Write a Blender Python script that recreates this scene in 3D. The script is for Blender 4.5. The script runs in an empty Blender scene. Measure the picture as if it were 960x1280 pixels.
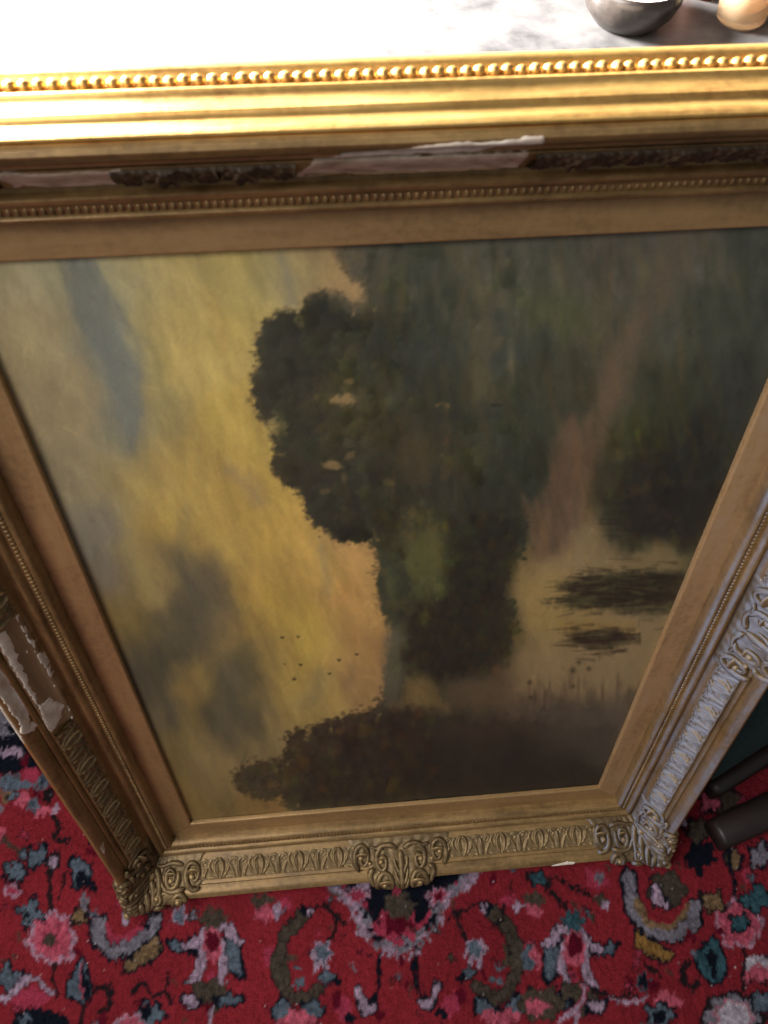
import bpy, math, random
import numpy as np
from mathutils import Matrix, Vector
random.seed(5); RNG = np.random.default_rng(11)
S = bpy.context.scene
COL = S.collection

# ------------------------------------------------------------------ camera (fitted to the photograph)
LEAN = math.radians(12.0)
PW, PL = 0.600, 0.877            # sight size of the painting (across, up)
BASE = 0.1130                    # sight edge above the carpet
F_PX = 1000.0                    # focal length in pixels of the 960 x 1280 photograph
CAM_L = np.array([-0.0604, 1.1382, 0.5026])   # in the frame's own axes: x across, y up the frame, z out of it
RX, RY, RZ = 0.8019, -0.0585, -0.0656

def _rot(rx, ry, rz):
    cx, sx, cy, sy, cz, sz = np.cos(rx), np.sin(rx), np.cos(ry), np.sin(ry), np.cos(rz), np.sin(rz)
    return (np.array([[cz, -sz, 0], [sz, cz, 0], [0, 0, 1]]) @ np.array([[cy, 0, sy], [0, 1, 0], [-sy, 0, cy]])
            @ np.array([[1, 0, 0], [0, cx, -sx], [0, sx, cx]]))
_A = _rot(RX, RY, RZ) @ np.diag([1, -1, -1])   # frame axes -> image axes (right, down, forward)
FW = np.array([[1, 0, 0], [0, math.sin(LEAN), -math.cos(LEAN)], [0, math.cos(LEAN), math.sin(LEAN)]])  # frame -> world
ORG = np.array([0, 0, BASE])
CAM_W = FW @ CAM_L + ORG
AW = _A @ FW.T                                 # world -> image axes

def px_of(P):                                  # world points -> photograph pixels
    c = (np.asarray(P, float) - CAM_W) @ AW.T
    return 480 + F_PX * c[..., 0] / c[..., 2], 640 + F_PX * c[..., 1] / c[..., 2]

def on_plane_z(px, py, z=0.0):                 # pixel -> point on a level plane
    d = AW.T @ np.array([(px - 480) / F_PX, (py - 640) / F_PX, 1.0])
    return CAM_W + d * (z - CAM_W[2]) / d[2]

cd = bpy.data.cameras.new('camera'); cam = bpy.data.objects.new('camera', cd); COL.objects.link(cam)
R3 = np.stack([AW[0], -AW[1], -AW[2]], 1)
M = Matrix([[*R3[i], CAM_W[i]] for i in range(3)] + [[0, 0, 0, 1]])
cam.matrix_world = M
cd.sensor_fit = 'VERTICAL'; cd.sensor_height = 36; cd.lens = 36 * F_PX / 1280
cd.clip_start = 0.02; cd.clip_end = 100
cd.dof.use_dof = True; cd.dof.focus_distance = 1.15; cd.dof.aperture_fstop = 11
S.camera = cam

# ------------------------------------------------------------------ world, lamps, exposure
w = bpy.data.worlds.new('World'); S.world = w; w.use_nodes = True
bg = w.node_tree.nodes['Background']; bg.inputs[0].default_value = (0.95, 0.97, 1.0, 1); bg.inputs[1].default_value = 0.17

def area(name, loc, target, sx, sy, power, col):
    l = bpy.data.lights.new(name, 'AREA'); l.shape = 'RECTANGLE'; l.size = sx; l.size_y = sy
    l.energy = power; l.color = col
    o = bpy.data.objects.new(name, l); COL.objects.link(o); o.location = loc
    o.rotation_euler = (Vector(target) - Vector(loc)).to_track_quat('-Z', 'Y').to_euler()
    return o
area('window_light', (-0.98, 1.12, 1.42), (-0.30, 0.35, 0.95), 0.6, 0.6, 900, (1.0, 0.965, 0.91))
area('room_light', (-1.25, -0.55, 2.3), (0.15, 0.0, 0.4), 1.2, 1.2, 55, (1.0, 0.975, 0.94))
S.view_settings.view_transform = 'Standard'; S.view_settings.look = 'None'
S.view_settings.exposure = 0.0; S.view_settings.gamma = 1.0
S.render.engine = 'CYCLES'

# ------------------------------------------------------------------ helpers
def lin(c):
    c = np.asarray(c, float) / 255.0
    return np.where(c <= 0.04045, c / 12.92, ((c + 0.055) / 1.055) ** 2.4)

def obj(name, verts, faces, mat=None, parent=None, smooth=True, kind=None):
    me = bpy.data.meshes.new(name); me.from_pydata([tuple(map(float, v)) for v in verts], [], faces); me.update()
    if smooth: me.polygons.foreach_set('use_smooth', [True] * len(me.polygons))
    if mat: me.materials.append(mat)
    o = bpy.data.objects.new(name, me); COL.objects.link(o)
    if parent: o.parent = parent
    if kind: o['kind'] = kind
    return o

def inst(src, parent, matrix=None, name=None):
    o = src.copy(); COL.objects.link(o); o.parent = parent
    if name: o.name = name
    if matrix is not None: o.matrix_local = matrix
    return o

def tag(o, label, cat, group=None):
    o['label'] = label; o['category'] = cat
    if group: o['group'] = group

class Geo:
    def __init__(s): s.v = []; s.f = []
    def add(s, V, F):
        n = len(s.v); s.v += [tuple(p) for p in V]; s.f += [tuple(i + n for i in q) for q in F]
    def tube(s, P, rad, seg=8, flat=1.0, up=None):
        P = np.asarray(P, float); n = len(P); rad = np.broadcast_to(rad, n)
        V = []
        for i in range(n):
            t = P[min(i + 1, n - 1)] - P[max(i - 1, 0)]; t = t / (np.linalg.norm(t) + 1e-12)
            u = np.array([0, 0, 1.0]) if up is None else np.asarray(up, float)
            a = np.cross(t, u); a /= np.linalg.norm(a) + 1e-9; b = np.cross(a, t)
            for k in range(seg):
                th = 2 * math.pi * k / seg
                V.append(P[i] + rad[i] * (math.cos(th) * a + flat * math.sin(th) * b))
        F = [(i * seg + k, i * seg + (k + 1) % seg, (i + 1) * seg + (k + 1) % seg, (i + 1) * seg + k)
             for i in range(n - 1) for k in range(seg)]
        F += [tuple(range(seg - 1, -1, -1)), tuple(range((n - 1) * seg, n * seg))]
        s.add(V, F)
    def ball(s, c, r, seg=8, rings=5, sc=(1, 1, 1)):
        V = [(c[0], c[1], c[2] + r * sc[2])]
        for i in range(1, rings):
            ph = math.pi * i / rings
            for k in range(seg):
                th = 2 * math.pi * k / seg
                V.append((c[0] + r * sc[0] * math.sin(ph) * math.cos(th), c[1] + r * sc[1] * math.sin(ph) * math.sin(th), c[2] + r * sc[2] * math.cos(ph)))
        V.append((c[0], c[1], c[2] - r * sc[2]))
        F = [(0, 1 + k, 1 + (k + 1) % seg) for k in range(seg)]
        for i in range(rings - 2):
            for k in range(seg):
                a = 1 + i * seg
                F.append((a + k, a + seg + k, a + seg + (k + 1) % seg, a + (k + 1) % seg))
        a = 1 + (rings - 2) * seg; e = len(V) - 1
        F += [(a + (k + 1) % seg, a + k, e) for k in range(seg)]
        s.add(V, F)
    def grid(s, Z):                     # Z: (n, m, 3)
        n, m = Z.shape[:2]
        s.add(Z.reshape(-1, 3), [(i * m + j, (i + 1) * m + j, (i + 1) * m + j + 1, i * m + j + 1) for i in range(n - 1) for j in range(m - 1)])
    def lathe(s, prof, c=(0, 0, 0), seg=32):
        n = len(prof); V = []
        for r, z in prof:
            for k in range(seg):
                th = 2 * math.pi * k / seg
                V.append((c[0] + r * math.cos(th), c[1] + r * math.sin(th), c[2] + z))
        s.add(V, [(i * seg + k, i * seg + (k + 1) % seg, (i + 1) * seg + (k + 1) % seg, (i + 1) * seg + k) for i in range(n - 1) for k in range(seg)])
    def box(s, a, b, bev=0.0):
        x0, y0, z0 = a; x1, y1, z1 = b
        if bev <= 0:
            V = [(x, y, z) for z in (z0, z1) for x, y in ((x0, y0), (x1, y0), (x1, y1), (x0, y1))]
            s.add(V, [(3, 2, 1, 0), (4, 5, 6, 7), (0, 1, 5, 4), (1, 2, 6, 5), (2, 3, 7, 6), (3, 0, 4, 7)]); return
        rings = []
        for z, ins in ((z0, bev), (z0 + bev * .3, bev * .3), (z0 + bev, 0), (z1 - bev, 0), (z1 - bev * .3, bev * .3), (z1, bev)):
            ring = []
            for cx, cy, st in ((x1 - bev, y1 - bev, 0), (x0 + bev, y1 - bev, 90), (x0 + bev, y0 + bev, 180), (x1 - bev, y0 + bev, 270)):
                for t in (0, 30, 60, 90):
                    r = bev - ins * .999; an = math.radians(st + t)
                    ring.append((cx + r * math.cos(an), cy + r * math.sin(an), z))
            rings.append(ring)
        m = 16; V = [p for r in rings for p in r]
        F = [(i * m + k, i * m + (k + 1) % m, (i + 1) * m + (k + 1) % m, (i + 1) * m + k) for i in range(5) for k in range(m)]
        F += [tuple(range(m - 1, -1, -1)), tuple(range(5 * m, 6 * m))]
        s.add(V, F)
    def build(s, name, mat, parent=None, smooth=True, kind=None): return obj(name, s.v, s.f, mat, parent, smooth, kind)

def up_noise(h, w, cell_y, cell_x, rng=RNG):
    """smooth value noise, one octave, as an h x w array in 0..1"""
    ny, nx = int(h / cell_y) + 3, int(w / cell_x) + 3
    g = rng.random((ny, nx))
    y = np.arange(h) / cell_y; x = np.arange(w) / cell_x
    iy = y.astype(int); ix = x.astype(int); fy = y - iy; fx = x - ix
    fy = fy * fy * (3 - 2 * fy); fx = fx * fx * (3 - 2 * fx)
    r = g[:, ix] * (1 - fx) + g[:, ix + 1] * fx
    return r[iy] * (1 - fy)[:, None] + r[iy + 1] * fy[:, None]
def fbm(h, w, cy, cx, oct=4, gain=.55):
    t = 0; a = 1; tot = 0
    for i in range(oct):
        t = t + a * up_noise(h, w, max(cy / 2 ** i, 1.01), max(cx / 2 ** i, 1.01)); tot += a; a *= gain
    return t / tot
def poly_sdf(X, Y, P):
    """signed distance to a polygon, negative inside"""
    P = np.asarray(P, float); d = np.full(X.shape, 1e9); ins = np.zeros(X.shape, bool)
    for (x0, y0), (x1, y1) in zip(P, np.roll(P, -1, 0)):
        ex, ey = x1 - x0, y1 - y0; L2 = ex * ex + ey * ey + 1e-12
        t = np.clip(((X - x0) * ex + (Y - y0) * ey) / L2, 0, 1)
        d = np.minimum(d, (X - x0 - t * ex) ** 2 + (Y - y0 - t * ey) ** 2)
        if y0 != y1: ins ^= ((y0 > Y) != (y1 > Y)) & (X < (x1 - x0) * (Y - y0) / (y1 - y0) + x0)
    return np.where(ins, -1, 1) * np.sqrt(d)
def line_dist(X, Y, P):
    d = np.full(X.shape, 1e9)
    for (x0, y0), (x1, y1) in zip(P[:-1], P[1:]):
        ex, ey = x1 - x0, y1 - y0; L2 = ex * ex + ey * ey + 1e-12
        t = np.clip(((X - x0) * ex + (Y - y0) * ey) / L2, 0, 1)
        d = np.minimum(d, (X - x0 - t * ex) ** 2 + (Y - y0 - t * ey) ** 2)
    return np.sqrt(d)
def sstep(a, b, x):
    t = np.clip((x - a) / (b - a), 0, 1); return t * t * (3 - 2 * t)
def bilinear(I, x, y):
    h, w = I.shape[:2]; x = np.clip(x, 0, w - 1.001); y = np.clip(y, 0, h - 1.001)
    ix = x.astype(int); iy = y.astype(int); fx = (x - ix)[..., None]; fy = (y - iy)[..., None]
    return (I[iy, ix] * (1 - fx) + I[iy, ix + 1] * fx) * (1 - fy) + (I[iy + 1, ix] * (1 - fx) + I[iy + 1, ix + 1] * fx) * fy

# ------------------------------------------------------------------ materials
def new_mat(name):
    m = bpy.data.materials.new(name); m.use_nodes = True
    nt = m.node_tree; return m, nt, nt.nodes['Principled BSDF']
def N(nt, t, **k):
    n = nt.nodes.new(t)
    for a, b in k.items():
        if a == 'inp':
            for q, v in b.items(): n.inputs[q].default_value = v
        else: setattr(n, a, b)
    return n
def noise(nt, scale, detail=4, rough=.6, stretch=None):
    tc = N(nt, 'ShaderNodeTexCoord'); n = N(nt, 'ShaderNodeTexNoise', inp={'Scale': scale, 'Detail': detail, 'Roughness': rough})
    if stretch:
        mp = N(nt, 'ShaderNodeMapping'); mp.inputs['Scale'].default_value = stretch
        nt.links.new(tc.outputs['Object'], mp.inputs[0]); nt.links.new(mp.outputs[0], n.inputs[0])
    else: nt.links.new(tc.outputs['Object'], n.inputs[0])
    return n.outputs['Fac']
def ramp(nt, fac, stops):
    r = N(nt, 'ShaderNodeValToRGB'); e = r.color_ramp.elements
    while len(e) < len(stops): e.new(.5)
    for q, (p, c) in zip(e, stops): q.position = p; q.color = (*c, 1)
    nt.links.new(fac, r.inputs[0]); return r.outputs[0]
def mix(nt, fac, a, b):
    m = N(nt, 'ShaderNodeMix', data_type='RGBA')
    for s, v in ((0, fac), (6, a), (7, b)):
        if hasattr(v, 'links'): nt.links.new(v, m.inputs[s])
        else: m.inputs[s].default_value = v if s == 0 else (*v, 1)
    return m.outputs[2]
def math_(nt, op, a, b=0.0, c=None, clamp=False):
    m = N(nt, 'ShaderNodeMath', operation=op); m.use_clamp = clamp
    for i, v in enumerate((a, b) if c is None else (a, b, c)):
        if hasattr(v, 'links'): nt.links.new(v, m.inputs[i])
        else: m.inputs[i].default_value = v
    return m.outputs[0]
def bump(nt, bs, h, strength=.3, dist=.001):
    b = N(nt, 'ShaderNodeBump', inp={'Strength': strength, 'Distance': dist}); nt.links.new(h, b.inputs['Height'])
    nt.links.new(b.outputs[0], bs.inputs['Normal'])

def gilt(name, dark, mid, light, metal=.38, rough=.46, greying=0.0, stretch=(4, 40, 40), grey_col=(.25, .275, .365), rub=False):
    m, nt, bs = new_mat(name)
    n1 = noise(nt, 9, 6, .65); n2 = noise(nt, 3, 5, .7, stretch); n3 = noise(nt, 160, 3, .6)
    f = math_(nt, 'ADD', math_(nt, 'MULTIPLY', n1, .55), math_(nt, 'MULTIPLY', n2, .45))
    f = math_(nt, 'ADD', f, math_(nt, 'MULTIPLY', math_(nt, 'SUBTRACT', n3, .5), .25))
    c = ramp(nt, f, [(.30, dark), (.50, mid), (.70, light)])
    if rub:             # gold rubbed bright on the high points
        ge = N(nt, 'ShaderNodeNewGeometry'); pk = math_(nt, 'MULTIPLY', math_(nt, 'SUBTRACT', ge.outputs['Pointiness'], .515), 9.0, clamp=True)
        c = mix(nt, math_(nt, 'MULTIPLY', pk, math_(nt, 'MULTIPLY', n1, 1.1)), c, (.60, .41, .19))
    met = math_(nt, 'MULTIPLY', math_(nt, 'ADD', n1, .5), metal, clamp=True)
    rg = math_(nt, 'ADD', math_(nt, 'MULTIPLY', n2, .3), rough - .15)
    if greying > 0:        # patchy blue-grey mixed in by normal on the rail's inward-looking slopes
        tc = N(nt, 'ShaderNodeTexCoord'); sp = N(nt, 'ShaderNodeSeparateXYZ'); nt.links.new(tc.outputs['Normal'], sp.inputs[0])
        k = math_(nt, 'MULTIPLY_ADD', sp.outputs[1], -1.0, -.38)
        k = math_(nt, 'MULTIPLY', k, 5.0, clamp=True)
        st = math_(nt, 'MULTIPLY', math_(nt, 'MULTIPLY_ADD', sp.outputs[1], -1.0, -.86), 9.0, clamp=True)   # weaker on the steepest faces
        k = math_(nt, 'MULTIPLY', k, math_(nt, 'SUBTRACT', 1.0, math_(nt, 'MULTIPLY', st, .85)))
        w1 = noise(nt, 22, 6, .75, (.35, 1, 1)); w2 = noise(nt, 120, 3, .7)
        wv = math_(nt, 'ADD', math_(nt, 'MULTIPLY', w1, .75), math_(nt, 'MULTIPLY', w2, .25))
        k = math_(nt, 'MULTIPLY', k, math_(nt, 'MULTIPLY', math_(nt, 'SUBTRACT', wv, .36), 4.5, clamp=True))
        k = math_(nt, 'MULTIPLY', k, greying, clamp=True)
        c = mix(nt, k, c, grey_col)
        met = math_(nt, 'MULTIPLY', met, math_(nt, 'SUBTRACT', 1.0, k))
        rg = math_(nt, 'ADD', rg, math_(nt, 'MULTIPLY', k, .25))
    nt.links.new(c, bs.inputs['Base Color']); nt.links.new(met, bs.inputs['Metallic']); nt.links.new(rg, bs.inputs['Roughness'])
    hb = math_(nt, 'ADD', n3, math_(nt, 'MULTIPLY', n1, 2.0))
    bump(nt, bs, hb, .25, .0009)
    return m
G_D, G_M, G_L = (.070, .042, .017), (.235, .142, .054), (.40, .25, .098)
GILT = gilt('gilt', G_D, G_M, G_L)
GILT_ORN = gilt('gilt_ornament', (.050, .032, .016), (.155, .102, .047), (.33, .222, .102), metal=.45, rough=.5, rub=True)
ORN_DARK = gilt('ornament_dark', (.022, .014, .009), (.065, .042, .025), (.16, .11, .06), metal=.2, rough=.6)  # darker, duller ornament colour for the top rail's leaves
GILT_GREY = gilt('gilt_greyed', G_D, G_M, G_L, greying=.8)
ORN_GREY = gilt('ornament_greyed', (.050, .032, .016), (.155, .102, .047), (.33, .222, .102), metal=.4, rough=.5, greying=.85, rub=True)
GILT_OUT = gilt('gilt_bright', (.22, .095, .028), (.58, .345, .105), (.72, .47, .165), metal=.8, rough=.40)
SLIP = gilt('slip_gilt', (.17, .102, .044), (.35, .215, .090), (.45, .285, .125), metal=.35, rough=.42, stretch=(2, 20, 20))
SLIP_PALE = gilt('slip_gilt_pale', (.20, .112, .058), (.42, .262, .125), (.44, .31, .20), metal=.28, rough=.45, stretch=(2, 20, 20))  # paler, less yellow gilt for the right-hand slip

def simple(name, c1, c2, scale=30, rough=.7, metal=0, bumpk=.3, stretch=None, detail=5):
    m, nt, bs = new_mat(name)
    n = noise(nt, scale, detail, .65, stretch)
    nt.links.new(ramp(nt, n, [(.3, c1), (.7, c2)]), bs.inputs['Base Color'])
    bs.inputs['Roughness'].default_value = rough; bs.inputs['Metallic'].default_value = metal
    if bumpk: bump(nt, bs, n, bumpk, .001)
    return m
GESSO = simple('gesso', (.26, .165, .105), (.74, .60, .47), 55, .9, bumpk=.8, detail=8)
GESSO_W = simple('gesso_white', (.45, .34, .25), (.86, .78, .67), 60, .85, bumpk=.8, detail=8)
BARE = simple('bare_wood', (.10, .055, .028), (.34, .21, .11), 26, .75, stretch=(.12, 1, 1))
EDGE = simple('frame_back_wood', (.16, .12, .09), (.30, .24, .19), 20, .8, stretch=(.1, 1, 1))
DARKWOOD = simple('dark_wood', (.007, .004, .004), (.022, .012, .010), 18, .5, bumpk=.1, stretch=(.15, 1, 1))
GREENCLOTH = simple('green_cloth', (.006, .018, .018), (.014, .034, .032), 160, .85)

def attr_mat(name, rough, spec, grain, bump_scale, bump_k, dist):
    m, nt, bs = new_mat(name)
    a = N(nt, 'ShaderNodeAttribute', attribute_name='paint')
    n = noise(nt, bump_scale, 3, .6)
    k = math_(nt, 'MULTIPLY_ADD', n, grain * 2, 1 - grain)
    vm = N(nt, 'ShaderNodeVectorMath', operation='SCALE'); nt.links.new(a.outputs['Color'], vm.inputs[0]); nt.links.new(k, vm.inputs['Scale'])
    nt.links.new(vm.outputs[0], bs.inputs['Base Color'])
    bs.inputs['Roughness'].default_value = rough; bs.inputs['Specular IOR Level'].default_value = spec
    bump(nt, bs, n, bump_k, dist)
    return m
PAINT = attr_mat('oil_paint', .42, .35, .06, 420, .25, .0006)
def crackle(m):
    nt = m.node_tree; bs = nt.nodes['Principled BSDF']
    tc = N(nt, 'ShaderNodeTexCoord'); v = N(nt, 'ShaderNodeTexVoronoi', feature='DISTANCE_TO_EDGE', inp={'Scale': 95}); wn = N(nt, 'ShaderNodeTexNoise', inp={'Scale': 40, 'Detail': 3})
    ad = N(nt, 'ShaderNodeVectorMath', operation='MULTIPLY_ADD'); nt.links.new(wn.outputs['Color'], ad.inputs[0]); ad.inputs[1].default_value = (.02, .02, .02); nt.links.new(tc.outputs['Object'], ad.inputs[2]); nt.links.new(ad.outputs[0], v.inputs[0])
    c = math_(nt, 'MULTIPLY', v.outputs['Distance'], 14.0, clamp=True)
    old = bs.inputs['Normal'].links[0].from_node; b = N(nt, 'ShaderNodeBump', inp={'Strength': .12, 'Distance': .0005}); nt.links.new(c, b.inputs['Height']); nt.links.new(old.outputs[0], b.inputs['Normal']); nt.links.new(b.outputs[0], bs.inputs['Normal'])
    nt.links.new(math_(nt, 'MULTIPLY_ADD', noise(nt, 7, 5, .65), .30, .28), bs.inputs['Roughness'])
crackle(PAINT)
CARPET = attr_mat('carpet_wool', .95, .1, .22, 330, .8, .003)

def color_grid(name, V3, C, mat, parent=None):
    """V3 (n,m,3) vertices, C (n,m,3) linear colour -> mesh with a colour attribute"""
    n, m = V3.shape[:2]
    me = bpy.data.meshes.new(name)
    me.vertices.add(n * m); me.vertices.foreach_set('co', V3.reshape(-1).astype(np.float32))
    i = np.arange(n - 1)[:, None] * m + np.arange(m - 1)[None]
    q = np.stack([i, i + m, i + m + 1, i + 1], -1).reshape(-1).astype(np.int32)
    nf = (n - 1) * (m - 1)
    me.loops.add(nf * 4); me.loops.foreach_set('vertex_index', q)
    me.polygons.add(nf); me.polygons.foreach_set('loop_start', (np.arange(nf) * 4).astype(np.int32))
    me.polygons.foreach_set('use_smooth', np.ones(nf, bool))
    me.update(calc_edges=True)
    ca = me.color_attributes.new('paint', 'FLOAT_COLOR', 'POINT')
    cc = np.concatenate([C.reshape(-1, 3), np.ones((n * m, 1))], 1)
    ca.data.foreach_set('color', cc.reshape(-1).astype(np.float32))
    me.materials.append(mat)
    o = bpy.data.objects.new(name, me); COL.objects.link(o)
    if parent: o.parent = parent
    return o
PAINT_GAIN = 1.32

# ------------------------------------------------------------------ carpet (pattern woven in floor space)
def make_carpet():
    x0, x1, y0, y1, r = -.70, .69, -.34, .30, .0015
    nx, ny = int((x1 - x0) / r), int((y1 - y0) / r)
    gx = x0 + r * np.arange(nx); gy = y0 + r * np.arange(ny)
    P = np.stack(np.broadcast_arrays(gx[None, :], gy[:, None], 0.0), -1)
    PX, PY = px_of(P)
    PX = PX + (up_noise(ny, nx, 4, 2.2) - .5) * 5 + (up_noise(ny, nx, 14, 12) - .5) * 7
    PY = PY + (up_noise(ny, nx, 3.2, 2.0) - .5) * 9 + (up_noise(ny, nx, 12, 14) - .5) * 7
    red1, red2 = lin((152, 44, 53)), lin((124, 33, 43))
    k = fbm(ny, nx, 110, 90, 3)[..., None]
    I = red1 * (1 - k) + red2 * k
    NAVY, DK, OLIVE, SLATE, TEAL, WHITE = map(lin, ((16, 20, 32), (34, 26, 30), (78, 68, 58), (96, 108, 122), (58, 92, 102), (190, 180, 192)))
    PINK, ROSE, TAN, GOLD, GREY, MAROON, LILAC = map(lin, ((196, 92, 112), (168, 58, 82), (130, 104, 76), (146, 108, 58), (128, 122, 134), (94, 14, 34), (176, 150, 172)))
    def put(mask, c, a=1.0):
        nonlocal I
        m = (mask * a)[..., None]; I = I * (1 - m) + c * m
    def sd(d, soft=1.2): return 1 - sstep(-soft, soft, d)
    def ell(cx, cy, rx, ry, rot=0, lobes=0, amp=.15):
        a = math.radians(rot); dx, dy = PX - cx, PY - cy
        ux, uy = dx * math.cos(a) + dy * math.sin(a), -dx * math.sin(a) + dy * math.cos(a)
        q = np.sqrt((ux / rx) ** 2 + (uy / ry) ** 2)
        if lobes: q = q / (1 + amp * np.cos(lobes * np.arctan2(uy, ux)))
        return (q - 1) * min(rx, ry)
    def blob(cx, cy, rx, ry, c, rot=0, lobes=0, amp=.15, out=None, ow=4, rim=None, rw=3):
        d = ell(cx, cy, rx, ry, rot, lobes, amp)
        if out is not None: put(sd(d - ow), out)
        put(sd(d), c)
        if rim is not None: put(sd(np.abs(d + rw * .5) - rw * .5), rim, .8)
    def stroke(pts, wd, c, out=None, ow=3):
        d = line_dist(PX, PY, pts) - wd * .5
        if out is not None: put(sd(d - ow), out)
        put(sd(d), c)
    def pol(pts, c, out=None, ow=4):
        d = poly_sdf(PX, PY, pts)
        if out is not None: put(sd(d - ow), out)
        put(sd(d), c)
    def curve(pts, n=24):
        p = np.asarray(pts, float); t = np.linspace(0, len(p) - 1, n); o = []
        for s in t:
            i = min(int(s), len(p) - 2); f = s - i
            a, b, c, d = p[max(i - 1, 0)], p[i], p[i + 1], p[min(i + 2, len(p) - 1)]
            o.append(.5 * (2 * b + (c - a) * f + (2 * a - 5 * b + 4 * c - d) * f * f + (3 * b - a - 3 * c + d) * f ** 3))
        return [tuple(q) for q in o]
    mott = up_noise(ny, nx, 4, 4)
    # --- left: dark border band running behind the frame
    pol([(-60, 905), (20, 900), (38, 930), (50, 958), (20, 968), (-60, 972)], NAVY)
    pol([(-60, 880), (10, 880), (22, 905), (-60, 915)], GREY)
    for cx, cy, rx, ry, c in ((2, 915, 9, 5, GREY), (12, 940, 14, 6, LILAC), (-15, 938, 10, 6, ROSE), (30, 950, 6, 8, MAROON), (18, 978, 20, 9, SLATE), (-20, 980, 16, 8, GREY),
                              (45, 978, 14, 7, SLATE), (60, 992, 8, 9, DK), (8, 995, 7, 7, TAN), (27, 1000, 9, 8, PINK), (52, 1013, 12, 9, PINK), (40, 1008, 8, 9, SLATE), (-10, 1010, 12, 8, GREY),
                              (38, 968, 8, 9, ROSE), (55, 968, 6, 8, SLATE), (70, 1012, 6, 6, LILAC)):
        blob(cx, cy, rx, ry, c, lobes=5)
    stroke(curve([(66, 1020), (72, 1035), (64, 1045), (84, 1052)]), 6, DK)
    stroke(curve([(2, 1046), (18, 1058), (36, 1070)]), 6, OLIVE)
    blob(-4, 1042, 7, 8, PINK, lobes=5)
    blob(46, 1070, 10, 13, SLATE, 30, 4, out=NAVY); blob(66, 1080, 5, 12, LILAC, 20, out=DK)
    blob(100, 1090, 12, 17, SLATE, -15, 3, out=NAVY, ow=4); blob(104, 1102, 9, 12, NAVY, -40); blob(116, 1110, 8, 6, NAVY, 40)
    blob(18, 1091, 11, 11, SLATE, 0, 5, .2, out=NAVY); blob(14, 1113, 10, 8, ROSE, 0, 5, rim=LILAC)
    stroke(curve([(64, 1085), (60, 1110), (62, 1140)]), 5, DK); stroke(curve([(80, 1092), (72, 1120)]), 4, DK)
    # --- left flower, cross flower, crescent and leaf
    blob(64.5, 1173, 32, 33, PINK, 0, 8, .08, rim=LILAC, rw=5); put(sd(ell(64.5, 1173, 20, 20, 22, 8, .3)), ROSE, .55)
    blob(62, 1175, 9, 9, OLIVE, out=NAVY, ow=1)
    blob(37, 1141, 14, 13, SLATE, 20, 4, .3, out=NAVY, ow=3); blob(34, 1143, 6, 6, NAVY)
    blob(100, 1146, 9, 10, TAN, 30, 3, out=DK); blob(110, 1140, 5, 10, DK, 20)
    stroke(curve([(124, 1154), (124, 1176), (140, 1187), (162, 1184), (184, 1170), (197, 1148)]), 15, GREY, out=NAVY, ow=4)
    stroke(curve([(133, 1158), (138, 1172), (158, 1174), (176, 1162)]), 6, ROSE)
    pol([(197, 1168), (200, 1186), (186, 1200), (172, 1212), (158, 1214), (157, 1203), (168, 1196), (178, 1186), (186, 1176)], TAN, out=NAVY)
    blob(104, 1128, 6, 9, GREY, -20); blob(156, 1150, 4, 9, LILAC, -12, out=DK, ow=1)
    pol([(102, 1196), (112, 1222), (112, 1240), (100, 1256), (86, 1244), (84, 1226)], SLATE, out=NAVY); pol([(103, 1205), (113, 1230), (108, 1246), (101, 1252)], NAVY)
    stroke([(102, 1206), (99, 1250)], 3, ROSE); stroke([(100, 1255), (98, 1300)], 5, DK); stroke([(67, 1207), (68, 1245)], 4, DK)
    stroke(curve([(120, 1235), (132, 1232), (138, 1245), (132, 1260), (122, 1266)]), 6, DK)
    stroke(curve([(168, 1243), (178, 1230), (192, 1244), (206, 1238), (212, 1254)]), 6, DK); stroke([(210, 1216), (206, 1235)], 4, DK)
    blob(188, 1266, 14, 13, SLATE, 20, 5, .2, out=NAVY); blob(184, 1264, 8, 9, NAVY)
    blob(164, 1281, 20, 14, PINK, 0, 6, .1, rim=LILAC)
    blob(10, 1222, 17, 12, SLATE, 0, 4, .2, out=NAVY); blob(34, 1248, 24, 15, ROSE, 0, 6, .15); stroke(curve([(0, 1250), (18, 1238), (32, 1226), (48, 1224), (60, 1240)]), 9, LILAC, out=DK, ow=1)
    blob(48, 1280, 36, 19, NAVY); blob(30, 1275, 8, 5, SLATE, lobes=4)
    # --- left palmette
    blob(222, 1148, 0.1, .1, DK)
    for s, cx, cy, tq in ((1, 265, 1185, OLIVE), (-1, 718, 1188, TEAL)):
        def q(x, y): return (cx + s * x, cy + y)
        def B(x, y, rx, ry, c, rot=0, **k): blob(*q(x, y), rx, ry, c, s * rot, **k)
        def ST(p, wd, c, **k): stroke([q(*a) for a in curve(p)], wd, c, **k)
        B(-42, -1, 10, 6, SLATE, 30, out=NAVY); B(28, 12, 9, 22, SLATE, -14, out=NAVY); B(-22, -2, 10, 14, NAVY, 25)
        ST([(-8, -20), (-18, -8), (-30, 0)], 10, LILAC, out=NAVY, ow=2); ST([(12, -24), (22, -24), (26, -14), (36, -8)], 11, LILAC, out=NAVY, ow=2)
        ST([(-12, -4), (-14, 20), (-22, 42)], 11, LILAC, out=DK, ow=1); ST([(12, -6), (14, 20), (11, 44)], 11, LILAC, out=DK, ow=1)
        B(0, -4, 13, 22, PINK); B(0, -6, 9, 14, MAROON); B(1, -36, 14, 14, tq if s > 0 else TEAL, lobes=6); B(-1, 32, 4, 6, ROSE)
        B(-3, 58, 22, 20, OLIVE, lobes=5, out=DK, ow=1); B(22, 66, 14, 7, SLATE, -10, lobes=4, out=NAVY); B(-26, 68, 10, 7, LILAC, 20, out=NAVY)
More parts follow.
